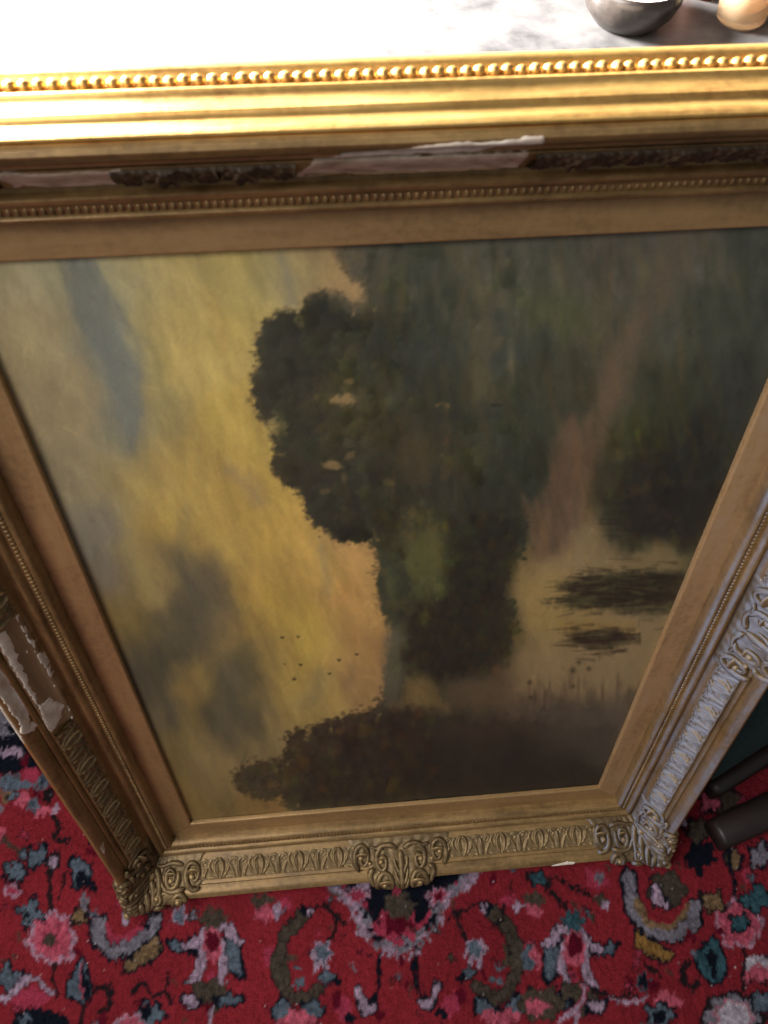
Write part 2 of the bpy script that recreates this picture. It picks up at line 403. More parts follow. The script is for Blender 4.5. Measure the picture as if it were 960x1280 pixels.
        ST([(-2, 74), (-4, 92), (-2, 110)], 5, LILAC)
    # --- scrolls beside the medallion
    blob(226, 1145, 10, 10, SLATE, 0, 5, .2, rim=LILAC)
    for s, ax, oy in ((1, 497, 0), (-1, 498, -4)):
        def q(x, y): return (ax + s * x, 1140 + y + oy * (1 if s < 0 else 0))
        def B(x, y, rx, ry, c, rot=0, **k): blob(*q(x, y), rx, ry, c, s * rot, **k)
        def ST(p, wd, c, **k): stroke([q(*a) for a in curve(p, 30)], wd, c, **k)
        B(-170, -14, 13, 9, OLIVE, lobes=5); B(-168, 2, 11, 10, PINK, lobes=5); B(-151, -3, 6, 7, LILAC, lobes=4, out=DK, ow=1); B(-140, -10, 10, 7, ROSE)
        B(-146, 58, 14, 16, OLIVE, lobes=5, amp=.25); B(-160, 54, 8, 12, ROSE, lobes=4)
        ST([(-116, 2), (-136, 22), (-146, 46), (-147, 76), (-134, 104), (-112, 108), (-98, 96)], 15, OLIVE, out=DK, ow=2)
        ST([(-116, 0), (-96, -6), (-80, 2), (-62, 14)], 5, DK); ST([(-72, 2), (-82, 30), (-90, 44)], 5, DK); B(-112, -2, 8, 7, NAVY, lobes=4); B(-108, 0, 3, 3, LILAC)
        B(-96, 55, 14, 14, LILAC, lobes=6, amp=.2); B(-95, 54, 10, 10, SLATE, lobes=5, amp=.25); B(-102, 68, 4, 8, LILAC, 20)
        B(-88, 80, 8, 7, SLATE, lobes=4, out=DK, ow=2); B(-78, 86, 6, 6, NAVY); B(-128, 72, 5, 4, SLATE); B(-122, 90, 7, 5, SLATE, lobes=4)
        ST([(-22, 52), (-23, 90), (-32, 108), (-44, 118)], 6, NAVY)
        ST([(-50, 96), (-44, 114), (-36, 124), (-30, 116)], 8, LILAC, out=NAVY); B(-66, 120, 9, 14, ROSE, lobes=4); B(-76, 108, 5, 12, MAROON); B(-56, 130, 9, 6, NAVY)
        B(-108, 124, 13, 10, SLATE, lobes=5, out=NAVY); B(-146, 124, 12, 12, SLATE, lobes=4, out=NAVY); B(-128, 136, 22, 10, PINK, lobes=6)
        # medallion edge
    med = [(408, 1070), (420, 1112), (444, 1128), (452, 1156), (472, 1178), (497, 1186), (522, 1180), (543, 1154), (556, 1122), (590, 1098), (600, 1070)]
    d = poly_sdf(PX, PY, med)
    put(sd(d), NAVY)
    e = sd(np.abs(d + 2) - 7) * sstep(.25, .5, mott); put(e, GREY)
    e2 = sd(np.abs(d - 3) - 6) * sstep(.55, .75, up_noise(ny, nx, 6, 6)); put(e2, LILAC); e3 = sd(np.abs(d + 8) - 6) * sstep(.6, .8, up_noise(ny, nx, 6, 6)); put(e3, ROSE)
    blob(498, 1156, 27, 19, ROSE, 0, 7, .12); blob(498, 1156, 20, 13, MAROON, 0, 5); blob(498, 1131, 20, 17, OLIVE, 0, 7, .14); blob(498, 1112, 7, 10, ROSE)
    blob(546, 1118, 14, 11, ROSE, 0, 6, .2, rim=LILAC); blob(546, 1118, 5, 5, MAROON); blob(446, 1120, 14, 11, ROSE, 0, 6, .2, rim=LILAC); blob(455, 1100, 10, 10, LILAC, 0, 5, .3)
    for i in range(6): blob(478 + i * 9, 1196 - abs(i - 2.5), 2.6, 4.5, LILAC)
    # --- right side
    stroke(curve([(662, 1090), (690, 1114), (708, 1136)]), 6, DK); stroke(curve([(690, 1098), (716, 1106), (740, 1122)]), 5, DK); blob(672, 1097, 9, 6, TEAL, 30, 4, out=DK)
    blob(745, 1100, 17, 10, ROSE, 10, 5, .2); blob(750, 1098, 8, 6, GREY); blob(752, 1124, 8, 8, OLIVE, 0, 4, out=DK, ow=1); blob(760, 1130, 5, 5, LILAC)
    stroke(curve([(632, 1133), (626, 1148), (618, 1158)]), 4, DK)
    blob(661, 1194, 10, 16, SLATE, 10, 4, .2); blob(669, 1196, 7, 12, PINK, 0, 4)
    blob(676, 1256, 27, 20, OLIVE, 0, 6, .2, out=DK, ow=1); blob(672, 1259, 13, 10, PINK, 0, 5)
    stroke(curve([(730, 1226), (750, 1240), (775, 1247), (796, 1244)]), 6, DK); stroke(curve([(760, 1250), (785, 1254), (812, 1244)]), 4, LILAC)
    stroke(curve([(732, 1232), (728, 1250), (712, 1268), (700, 1280)]), 6, LILAC, out=ROSE, ow=2)
    blob(832, 1112, 22, 20, OLIVE, 0, 6, .12, out=DK, ow=2); stroke(curve([(815, 1106), (820, 1120), (832, 1132)]), 7, LILAC, out=NAVY, ow=3)
    stroke(curve([(787, 1094), (788, 1118), (794, 1144), (814, 1162), (842, 1168), (864, 1158), (869, 1132)]), 15, GREY, out=NAVY, ow=4)
    stroke(curve([(795, 1130), (806, 1148), (826, 1158), (850, 1152), (860, 1132)]), 8, TAN)
    pol([(794, 1164), (812, 1172), (824, 1184), (842, 1192), (838, 1200), (822, 1196), (806, 1190), (794, 1182)], GOLD, out=NAVY)
    blob(924, 1154, 31, 31, PINK, 10, 7, .1, rim=LILAC, rw=4); put(sd(ell(924, 1154, 18, 18, 0, 7, .3)), ROSE, .4); blob(925, 1153, 10, 10, TEAL, 0, 5, .15, out=NAVY)
    blob(947, 1124, 17, 14, TEAL, 0, 4, .25, out=NAVY); blob(892, 1126, 13, 9, TAN, 30, 4, .2, out=DK, ow=4)
    pol([(889, 1174), (902, 1188), (908, 1206), (903, 1222), (896, 1230), (878, 1218), (871, 1196)], TEAL, out=NAVY); pol([(888, 1184), (895, 1200), (896, 1222), (884, 1208), (882, 1194)], NAVY)
    stroke(curve([(864, 1204), (854, 1212), (854, 1230), (868, 1236), (872, 1228)]), 7, DK)
    blob(948, 1214, 18, 14, PINK, 0, 5, .15, out=DK); stroke(curve([(933, 1210), (944, 1202), (962, 1204)]), 8, WHITE)
    blob(916, 1274, 40, 36, DK, 0, 8, .1); blob(916, 1274, 32, 28, GREY, 0, 8, .12); blob(916, 1274, 24, 22, WHITE, 0, 7, .14, rim=ROSE)
    blob(806, 1226, 11, 11, NAVY, 0, 5, .2, rim=SLATE, rw=2); blob(836, 1248, 17, 11, PINK, 20, 5, .2); blob(826, 1268, 16, 15, SLATE, 0, 5, .2, out=NAVY); blob(826, 1270, 10, 10, NAVY)
    blob(955, 1252, 14, 9, SLATE, 0, 5, .2, out=NAVY); stroke([(932, 1186), (928, 1240)], 4, DK); stroke(curve([(812, 1205), (824, 1214)]), 6, DK)
    blob(876, 1070, 17, 19, NAVY, 20, 5, .2); blob(917, 1074, 7, 11, TAN, -20, out=NAVY); stroke(curve([(912, 1060), (914, 1090), (918, 1120)]), 6, NAVY)
    blob(950, 1070, 14, 12, GREY, 0, 5, .2, out=NAVY); blob(935, 1094, 8, 9, ROSE); blob(900, 1000, 22, 16, OLIVE, 0, 5, .2, out=NAVY); blob(940, 1010, 20, 14, ROSE, 0, 5, .2); blob(870, 1030, 16, 12, MAROON)
    # stretches the photograph does not show go on in the same manner
    rr = random.Random(4)
    for i in range(46):
        cx, cy = rr.uniform(80, 960), rr.uniform(760, 1060)
        c = rr.choice([PINK, SLATE, OLIVE, TAN, TEAL, LILAC]); blob(cx, cy, rr.uniform(9, 20), rr.uniform(8, 16), c, rr.uniform(0, 90), rr.choice([4, 5, 7]), .2, out=NAVY)
    # small filling stuff of the ground: sprigs, buds and thin vines
    for i in range(330):
        cx, cy = rr.uniform(-40, 1000), rr.uniform(880, 1290)
        fp = on_plane_z(cx, cy); ix_ = int(np.clip((fp[0] - x0) / r, 0, nx - 1)); iy_ = int(np.clip((fp[1] - y0) / r, 0, ny - 1))
        c0_ = I[iy_, ix_]
        if not (c0_[0] > .2 and c0_[1] < .045): continue
        t_ = rr.random()
        if t_ < .5:
            an = rr.uniform(0, 6.28); L_ = rr.uniform(7, 15); put(sd(line_dist(PX, PY, [(cx, cy), (cx + L_ * .5 * math.cos(an), cy + L_ * .5 * math.sin(an)), (cx + L_ * math.cos(an + .6), cy + L_ * math.sin(an + .6))]) - 1.5), rr.choice([DK, NAVY, OLIVE]), .85)
        elif t_ < .8: blob(cx, cy, rr.uniform(2.5, 5), rr.uniform(2.5, 4.5), rr.choice([ROSE, GREY, SLATE, LILAC, OLIVE]), rr.uniform(0, 90), 4, .3, out=DK if rr.random() < .6 else None, ow=2)
        else: blob(cx, cy, rr.uniform(5, 9), rr.uniform(3, 6), MAROON, rr.uniform(0, 90), 3, .2)
    # mottling inside the motifs: knots of neighbouring yarn
    vr = up_noise(ny, nx, 3, 2.4)[..., None]; lum = I.mean(-1, keepdims=True)
    I = np.where((I[..., 1:2] > .05), I * (.55 + .75 * vr), I)
    kn = up_noise(ny, nx, 1.5, 1.5)[..., None]
    I = I * (.72 + .5 * kn)
    I = I * (.86 + .28 * fbm(ny, nx, 40, 30, 3)[..., None])
    sp = RNG.random((ny, nx)) > .9994; I[sp] = lin((205, 195, 200))
    # ---- the sheet: fine where the picture looks, coarse outside
    ax = np.concatenate([np.arange(-1.7, -.72, .014), np.arange(-.72, .72, .0022), np.arange(.72, 1.75, .014)])
    ay = np.concatenate([np.arange(-1.2, -.36, .014), np.arange(-.36, .32, .0022), np.arange(.32, 1.9, .014)])
    GX, GY = np.meshgrid(ax, ay)
    ix = np.mod((GX - x0) / r, nx - 2); iy = np.mod((GY - y0) / r, ny - 2)
    C = bilinear(I, ix, iy) * CARPET_GAIN
    h, wd = GX.shape
    Z = (RNG.random((h, wd)) - .5) * .0022 + (up_noise(h, wd, 3, 3) - .5) * .0022 + (up_noise(h, wd, 40, 50) - .5) * .003 - .001
    V = np.stack([GX + (RNG.random((h, wd)) - .5) * .0012, GY + (RNG.random((h, wd)) - .5) * .0012, Z], -1)
    o = color_grid('carpet', V.transpose(1, 0, 2), C.transpose(1, 0, 2), CARPET)
    o['kind'] = 'structure'
    return o
CARPET_GAIN = 0.68
make_carpet()

# ------------------------------------------------------------------ the oil painting (a wooded river landscape, standing on its side)
def make_painting(parent):
    ox, oy = -90, 262
    w_, h_ = 1160, 790
    X, Y = np.meshgrid(np.arange(w_) + ox, np.arange(h_) + oy); X = X.astype(float); Y = Y.astype(float)
    wx = (fbm(h_, w_, 60, 46, 4) - .5); wy = (fbm(h_, w_, 60, 46, 4) - .5)
    def field(pts, sig, warp):
        q = 4
        xs, ys = (X + wx * warp)[::q, ::q], (Y + wy * warp)[::q, ::q]
        num = 0; den = 1e-9
        for x, y, *c in pts:
            s = c[3] if len(c) > 3 else sig
            g = np.exp(-((xs - x) ** 2 + (ys - y) ** 2) / (2 * s * s)) + 1e-7 / (1 + ((xs - x) ** 2 + (ys - y) ** 2) * 1e-4)
            num = num + g[..., None] * np.array(c[:3], float); den = den + g[..., None]
        f = num / den
        return bilinear(f, (X - ox) / q, (Y - oy) / q)
    sky = [(-60, 330, 148, 134, 106), (10, 345, 150, 135, 105), (60, 340, 148, 138, 112), (110, 345, 136, 131, 113), (150, 335, 152, 139, 105), (200, 335, 165, 143, 95), (260, 335, 160, 138, 90), (310, 335, 168, 147, 92), (355, 335, 146, 130, 96), (400, 335, 150, 125, 88), (435, 345, 146, 117, 85),  # sky and land colours carry the glare haze over the picture's top
           (-50, 420, 140, 124, 98), (40, 420, 144, 126, 95), (90, 380, 146, 130, 100), (120, 400, 126, 120, 105), (140, 450, 110, 108, 98), (165, 500, 106, 104, 96), (172, 535, 112, 106, 90), (200, 420, 168, 145, 92), (250, 450, 166, 142, 87), (300, 430, 171, 146, 88), (205, 500, 160, 136, 84), (290, 520, 170, 141, 79), (330, 560, 166, 138, 78),
           (60, 520, 137, 119, 91), (110, 480, 140, 122, 92), (100, 600, 128, 114, 90), (150, 600, 134, 115, 80), (120, 660, 112, 103, 88), (200, 600, 152, 127, 76), (220, 660, 154, 127, 70), (260, 620, 160, 131, 74), (300, 600, 162, 131, 72), (330, 640, 165, 133, 72), (370, 680, 168, 133, 74), (400, 720, 170, 135, 72), (320, 690, 160, 128, 68), (240, 560, 162, 134, 76),
           (145, 720, 100, 90, 78), (190, 715, 132, 110, 68), (150, 765, 118, 94, 52), (165, 795, 104, 86, 54), (255, 735, 88, 75, 61), (225, 790, 80, 70, 60), (185, 830, 76, 66, 57), (285, 700, 134, 110, 66), (270, 785, 98, 82, 62), (305, 775, 146, 118, 64), (345, 760, 160, 129, 67), (360, 800, 158, 130, 68), (400, 800, 164, 134, 69), (325, 825, 124, 102, 66), (290, 860, 84, 74, 60), (300, 900, 80, 71, 58), (250, 860, 122, 99, 58), (205, 880, 92, 80, 63), (232, 925, 118, 99, 62), (262, 960, 113, 96, 66), (245, 1000, 128, 103, 60), (300, 1012, 110, 88, 55), (330, 1018, 124, 92, 56), (350, 930, 122, 104, 72), (385, 870, 152, 126, 70), (415, 880, 142, 118, 74), (330, 890, 140, 116, 70), (215, 770, 112, 96, 66),
           (410, 690, 148, 124, 86, 12), (425, 700, 168, 132, 80), (436, 690, 166, 122, 78, 12), (434, 740, 160, 112, 72, 12), (437, 790, 156, 112, 72, 12), (456, 740, 164, 126, 78), (462, 800, 156, 119, 75), (440, 850, 148, 113, 76), (470, 700, 164, 124, 80), (425, 800, 150, 124, 74, 12)]
    land = [(430, 320, 104, 92, 74, 16), (450, 335, 86, 78, 66), (480, 330, 72, 68, 60), (520, 340, 70, 68, 62), (600, 330, 84, 79, 68), (680, 330, 82, 78, 68), (760, 320, 84, 77, 68), (860, 310, 82, 77, 69), (960, 310, 70, 68, 62), (1040, 320, 66, 64, 58),
            (345, 430, 56, 51, 46), (400, 420, 52, 48, 44), (350, 490, 60, 53, 45), (430, 460, 62, 54, 44), (435, 520, 70, 60, 45), (480, 450, 55, 53, 49), (520, 420, 61, 59, 55), (560, 400, 66, 63, 56), (605, 370, 86, 78, 63, 14), (600, 420, 84, 75, 60, 12), (592, 480, 78, 69, 54, 12), (640, 420, 66, 65, 60), (675, 380, 80, 78, 60, 18), (712, 400, 78, 76, 57, 18), (760, 420, 80, 73, 62), (830, 400, 74, 71, 62), (900, 400, 70, 68, 61), (960, 420, 64, 62, 57), (1010, 400, 62, 60, 56),
            (390, 560, 58, 52, 44), (420, 620, 46, 43, 39), (440, 655, 44, 42, 38), (470, 560, 60, 54, 46), (520, 560, 66, 57, 46), (545, 510, 58, 54, 47), (600, 540, 60, 57, 50), (640, 600, 53, 52, 46), (655, 520, 60, 58, 50), (695, 480, 66, 60, 50), (480, 620, 52, 48, 42), (560, 620, 56, 52, 45),
            (800, 490, 62, 58, 48), (770, 560, 64, 57, 42, 16), (790, 535, 60, 59, 41, 16), (800, 600, 43, 39, 37), (850, 590, 41, 38, 37), (905, 560, 47, 45, 42), (935, 500, 56, 54, 50), (860, 660, 43, 40, 37), (785, 640, 56, 50, 41), (960, 520, 50, 48, 45), (750, 610, 66, 56, 44, 14),
            (480, 700, 56, 55, 46), (488, 740, 55, 54, 45), (530, 690, 88, 83, 50, 14), (534, 720, 80, 76, 48, 12), (522, 655, 68, 63, 47, 16), (580, 700, 45, 45, 38), (600, 650, 46, 45, 40), (620, 740, 43, 41, 36), (560, 790, 38, 35, 32), (600, 820, 36, 33, 31), (640, 790, 42, 37, 32), (525, 830, 38, 34, 31),
            (494, 800, 84, 78, 64, 12), (484, 845, 80, 73, 60, 12), (522, 868, 118, 94, 58, 10), (510, 850, 90, 78, 54, 10), (550, 872, 66, 58, 46), (600, 868, 76, 62, 51), (560, 845, 46, 42, 37), (640, 860, 92, 74, 58),
            (665, 740, 124, 101, 64), (672, 790, 120, 100, 62), (700, 690, 104, 86, 66, 16), (735, 660, 98, 84, 66, 16), (752, 690, 112, 97, 72, 16), (700, 830, 116, 97, 68), (750, 835, 112, 95, 72), (800, 825, 108, 93, 74), (700, 862, 100, 83, 66), (760, 870, 92, 79, 66), (810, 850, 102, 89, 72), (720, 775, 114, 94, 54, 16), (820, 690, 84, 75, 56, 18), (852, 692, 74, 67, 50, 18), (845, 790, 98, 86, 70), (690, 770, 122, 102, 64, 14),
            (500, 930, 50, 42, 38), (600, 920, 54, 45, 40), (700, 920, 60, 50, 44), (765, 920, 76, 65, 56), (450, 960, 44, 38, 35), (550, 980, 38, 33, 32), (650, 980, 40, 34, 33), (730, 970, 43, 38, 36), (400, 940, 57, 47, 40), (340, 970, 62, 53, 43), (420, 990, 41, 37, 35), (730, 895, 80, 67, 56), (480, 900, 58, 48, 41)]
    def rotnoise(deg, along, across, oct=4):
        n = 1500; big_ = fbm(n, n, across, along, oct)[..., None]; a = math.radians(deg)
        xr = (X - 480) * math.cos(a) + (Y - 640) * math.sin(a); yr = -(X - 480) * math.sin(a) + (Y - 640) * math.cos(a)
        return bilinear(big_, xr + n / 2, yr + n / 2) - .5
    streak = (fbm(h_, w_, 70, 7, 4) - .5)[..., None]; cl = rotnoise(62, 70, 26, 5)
    SKY = field(sky, 26, 46) * (1 + .26 * cl + .09 * rotnoise(70, 26, 8, 3))
    LAND = field(land, 24, 34) * (1 + .34 * (fbm(h_, w_, 26, 14, 5) - .5)[..., None] + .10 * streak)
    def cloud(P, c, a, sft=12, wob=34):
        nonlocal SKY
        dq = poly_sdf(X + wx * wob, Y + wy * wob, P) + cl[..., 0] * 40
        k = (a * (1 - sstep(-sft, sft, dq)))[..., None]; SKY = SKY * (1 - k) + np.array(c, float) * (1 + .25 * cl) * k
    cloud([(84, 325), (122, 325), (150, 395), (176, 450), (180, 520), (166, 548), (146, 512), (128, 460), (106, 400)], (106, 106, 100), .8, 9, 20)
    cloud([(228, 690), (292, 684), (286, 736), (300, 760), (268, 806), (214, 806), (192, 772), (212, 730)], (84, 74, 63), .62, 24)
    cloud([(128, 782), (196, 800), (232, 812), (222, 850), (182, 886), (150, 846)], (76, 68, 59), .6, 22)
    cloud([(262, 832), (308, 818), (326, 868), (318, 915), (286, 930), (260, 892)], (78, 70, 59), .6, 20)
    cloud([(196, 872), (226, 880), (222, 912), (204, 908)], (86, 76, 64), .7)
    cloud([(110, 640), (140, 670), (150, 730), (130, 735), (104, 690)], (108, 100, 88), .6)
    cloud([(226, 838), (262, 832), (266, 868), (240, 884), (222, 868)], (140, 114, 66), .55, 14)
    cloud([(178, 690), (206, 700), (196, 752), (172, 740)], (138, 116, 74), .6, 8)
    cloud([(230, 930), (290, 935), (330, 960), (280, 1000), (236, 985)], (128, 107, 74), .6)
    # wisps in the sky
    for x0, y0, x1, y1, rw, c, a in ((350, 320, 362, 380, 7, (118, 112, 98), .5), (260, 370, 278, 430, 8, (150, 118, 70), .35), (232, 400, 215, 470, 10, (178, 150, 92), .3), (290, 590, 318, 620, 10, (130, 110, 84), .5), (270, 640, 300, 720, 14, (176, 146, 80), .3), (235, 640, 228, 700, 10, (112, 100, 72), .4),
                                     (100, 360, 160, 520, 16, (112, 110, 102), .45), (128, 420, 172, 545, 12, (100, 100, 94), .4), (322, 700, 330, 760, 10, (176, 140, 76), .35), (215, 690, 250, 760, 20, (84, 74, 64), .4), (160, 690, 190, 740, 12, (140, 122, 84), .4), (405, 690, 410, 740, 6, (124, 108, 84), .4), (372, 880, 410, 850, 9, (150, 128, 84), .4), (440, 830, 428, 860, 6, (120, 96, 70), .4), (395, 840, 385, 880, 8, (110, 98, 72), .4)):
        d = line_dist(X + wx * 30, Y + wy * 30, [(x0, y0), ((x0 + x1) / 2 + 4, (y0 + y1) / 2), (x1, y1)])
        m = (a * np.exp(-(d / rw) ** 2))[..., None]; SKY = SKY * (1 - m) + np.array(c) * m
    edge = [(418, 262), (424, 320), (436, 345), (455, 352), (458, 378), (440, 388), (428, 372), (405, 366), (385, 374), (378, 395), (352, 392), (332, 404), (323, 428), (327, 450), (317, 476), (319, 508), (334, 528), (347, 560), (342, 586), (360, 604), (380, 612), (386, 640), (402, 660), (430, 674), (462, 676), (474, 694), (469, 732), (480, 768), (491, 790), (484, 830), (477, 872), (468, 890), (440, 896), (415, 902), (388, 911), (361, 920), (362, 936), (345, 953), (322, 955), (299, 964), (296, 979), (310, 989), (331, 998), (352, 994), (364, 1012), (368, 1060), (1200, 1060), (1200, 262)]
    # foliage edge: overlapping round clumps of dabs along the outline
    d = poly_sdf(X + wx * 6, Y + wy * 6, edge)
    def cells_of(step, jit, seed):
        rg = np.random.default_rng(seed); out = np.full(X.shape, 1e9)
        gx = np.floor((X - ox) / step).astype(int); gy = np.floor((Y - oy) / step).astype(int)
        nxx, nyy = gx.max() + 3, gy.max() + 3
        jx = rg.random((nyy, nxx)) * jit; jy = rg.random((nyy, nxx)) * jit
        for a in (-1, 0, 1):
            for b in (-1, 0, 1):
                cx = np.clip(gx + a, 0, nxx - 1); cy = np.clip(gy + b, 0, nyy - 1)
                out = np.minimum(out, (X - ox - (cx + jx[cy, cx]) * step) ** 2 + (Y - oy - (cy + jy[cy, cx]) * step) ** 2)
        return np.sqrt(out) / step
    c1 = cells_of(19, 1, 1); c2 = cells_of(8, 1, 2)
    fine = fbm(h_, w_, 6, 6, 3) - .5
    amp = 1 - .72 * sstep(676, 700, Y) * sstep(892, 872, Y)
    dd = d + ((c1 - .42) * 15 + (c2 - .4) * 5) * amp + fine * 5
    soft = 1.4 + 3.2 * sstep(680, 780, Y) * sstep(880, 800, Y) + 3 * sstep(420, 330, Y)
    rgc = np.random.default_rng(8); E_ = np.array(edge[:-2], float); lob = np.full(X.shape, 1e9)
    for (xa, ya), (xb, yb) in zip(E_[:-1], E_[1:]):
        ln = math.hypot(xb - xa, yb - ya); tree1 = (ya + yb) / 2 < 680; tree2 = (ya + yb) / 2 > 884
        for i in range(int(ln / (7 if tree2 else 10)) + 1):
            t_ = rgc.random(); r_ = rgc.uniform(8, 16) if tree1 else (rgc.uniform(4, 11) if tree2 else 4)
            nx_, ny_ = (yb - ya) / ln, -(xb - xa) / ln     # inward normal of this clockwise-left outline
            off = r_ * rgc.uniform(.62, 1.1); cx_, cy_ = xa + (xb - xa) * t_ + nx_ * off, ya + (yb - ya) * t_ + ny_ * off
            x0_, x1_, y0_, y1_ = [int(v) for v in (cx_ - 34 - ox, cx_ + 34 - ox, cy_ - 34 - oy, cy_ + 34 - oy)]
            sl = np.s_[max(y0_, 0):max(y1_, 0), max(x0_, 0):max(x1_, 0)]
            lob[sl] = np.minimum(lob[sl], np.hypot(X[sl] - cx_, Y[sl] - cy_) - r_)
    mid_ = sstep(672, 700, Y) * sstep(900, 876, Y)
    dd = np.minimum(d + 11, lob) * (1 - mid_) + (d + streak[..., 0] * 8) * mid_ + fine * 7 + (up_noise(h_, w_, 3.2, 3.2) - .5) * 3.5
    soft = soft + 1.0
    m = 1 - sstep(-1, 1, dd / soft)
    st2 = rotnoise(80, 34, 6, 4); st3 = rotnoise(66, 60, 16, 4)
    SKY = SKY * np.array([.995, 1.022, .985]) * (1 + .06 * st2) + st3 * np.array([24, 22, 5.]) * sstep(60, 220, X)[..., None]
    I = SKY * (1 - m[..., None]) + LAND * m[..., None]
    # loose leaf touches across the edge of the crowns
    rgl = np.random.default_rng(77)
    for i in range(1500):
        j = rgl.integers(0, len(E_) - 1); t_ = rgl.random(); cx_, cy_ = E_[j] * (1 - t_) + E_[j + 1] * t_ + rgl.normal(0, 4, 2)
        if 690 < cy_ < 885 and rgl.random() < .6: continue
        yi, xi = int(cy_ - oy), int(cx_ - ox)
        if not (4 < yi < h_ - 4 and 4 < xi < w_ - 4): continue
        r_ = rgl.uniform(1.2, 4.0); sl = np.s_[yi - 4:yi + 5, xi - 4:xi + 5]
        k = ((1 - sstep(.5, 1.3, np.hypot((X[sl] - cx_) / r_, (Y[sl] - cy_) / (r_ * rgl.uniform(.5, 1)))) ) * rgl.uniform(.2, .6))[..., None]
        c = LAND[yi, min(xi + 12, w_ - 1)] * rgl.uniform(.85, 1.35) * np.array([1.04, .98, .86]); I[sl] = I[sl] * (1 - k) + c * k
    # thin brown haze of twigs just outside the crowns
    tw = np.exp(-np.clip(d, 0, 99) / 6) * (1 - m) * sstep(.55, .75, up_noise(h_, w_, 5, 5)); I = I * (1 - .5 * tw[..., None]) + np.array([82, 64, 46]) * .5 * tw[..., None]
    def over(mask, c, a=1):
        nonlocal I
        k = np.clip(mask * a, 0, 1)[..., None]; I = I * (1 - k) + np.array(c, float) * k
    def soft_poly(P, c, a, s=6, wob=14, rag=0):
        over(1 - sstep(-s, s, poly_sdf(X + wx * wob, Y + wy * wob * 1.5, P) + fine * (6 + rag * 1.1) + streak[..., 0] * 8 + (c1 - .42) * rag + (c2 - .4) * rag * .5), c, a)
    # clumps of lighter and darker leaf in the big crown
    rgd = np.random.default_rng(21)
    for i in range(900):
        if i < 520: cx_, cy_, r_ = rgd.uniform(310, 500), rgd.uniform(355, 690), rgd.uniform(5, 17)
        elif i < 700: cx_, cy_, r_ = rgd.uniform(295, 520), rgd.uniform(890, 1020), rgd.uniform(3, 10)
        else: cx_, cy_, r_ = rgd.uniform(420, 660), rgd.uniform(300, 850), rgd.uniform(5, 15)
        yi, xi = int(cy_ - oy), int(cx_ - ox)
        if d[yi, xi] > -r_ * .5: continue
        q_ = int(r_ * 1.6) + 2; sl = np.s_[max(yi - q_, 0):yi + q_, max(xi - q_, 0):xi + q_]
        rr_ = np.hypot(X[sl] - cx_, Y[sl] - cy_) / r_ + fine[sl] * 1.3
        side = ((X[sl] - cx_) * -.7 + (Y[sl] - cy_) * -.5) / r_
        k = ((1 - sstep(.55, 1.05, rr_)) * rgd.uniform(.25, .75))[..., None]
        tint = np.array(rgd.choice([(1.0, .94, .82), (.95, 1.0, .86), (.92, .95, .95)]))
        c = I[yi, xi] * tint * rgd.uniform(.78, 1.24) * (1 + .30 * side[..., None])
        I[sl] = I[sl] * (1 - k) + c * k
    over(sstep(0, -12, d) * sstep(440, 380, X + (Y - 500) * .05) * sstep(690, 640, Y) * sstep(340, 380, Y), (48, 45, 41), .4)
    crown = sstep(6, -20, d) * sstep(700, 640, Y) * sstep(560, 470, X)
    over(crown * sstep(.62, .35, c1) * .5, (66, 58, 48), .25); over(crown * sstep(.55, .85, c1), (40, 38, 34), .35)
    crown2 = sstep(4, -14, d) * sstep(880, 900, Y) * sstep(520, 440, X); over(crown2 * sstep(.6, .3, c2), (68, 55, 44), .5)
    for x, y, rx, ry, c, a in ((430, 502, 18, 9, (146, 122, 78), .75), (418, 580, 12, 6, (142, 116, 78), .7), (437, 478, 9, 4, (118, 92, 60), .6), (455, 500, 14, 16, (84, 72, 54), .6), (440, 570, 7, 5, (110, 90, 62), .6), (402, 478, 16, 12, (70, 58, 46), .5), (432, 597, 5, 9, (96, 78, 56), .6), (408, 612, 6, 4, (96, 76, 54), .6), (434, 965, 9, 3, (96, 78, 56), .6),
                               (560, 511, 6, 4, (116, 90, 62), .6), (548, 510, 5, 2, (120, 90, 60), .6), (556, 556, 6, 9, (92, 66, 48), .6), (556, 590, 7, 12, (84, 64, 48), .5), (487, 607, 8, 4, (112, 88, 58), .5), (620, 503, 8, 2, (40, 38, 36), .6), (480, 420, 16, 30, (50, 48, 45), .5), (516, 345, 20, 14, (60, 60, 58), .4)):
        q = np.sqrt(((X - x + wx * 14) / rx) ** 2 + ((Y - y + wy * 14) / ry) ** 2) + fine * 1.2; over(1 - sstep(.5, 1.2, q), c, a)
    soft_poly([(500, 548), (536, 548), (538, 606), (502, 608)], (76, 60, 47), .45, 3, 4)
    soft_poly([(540, 520), (620, 514), (626, 522), (545, 530)], (50, 48, 46), .5, 3, 4)
    # the red-brown path, climbing
    soft_poly([(668, 700), (652, 615), (666, 630), (688, 596), (700, 535), (716, 520), (728, 534), (750, 480), (768, 470), (764, 520), (752, 565), (740, 600), (730, 645), (712, 672), (690, 704)], (100, 77, 62), .75, 8, 14)
    soft_poly([(742, 500), (762, 440), (786, 400), (818, 330), (836, 285), (862, 295), (836, 365), (812, 420), (794, 455), (772, 510)], (90, 76, 65), .55, 14, 22)
    soft_poly([(706, 545), (735, 530), (728, 600), (700, 620), (690, 600)], (104, 78, 63), .5, 12, 14)
    rgp = np.random.default_rng(31)
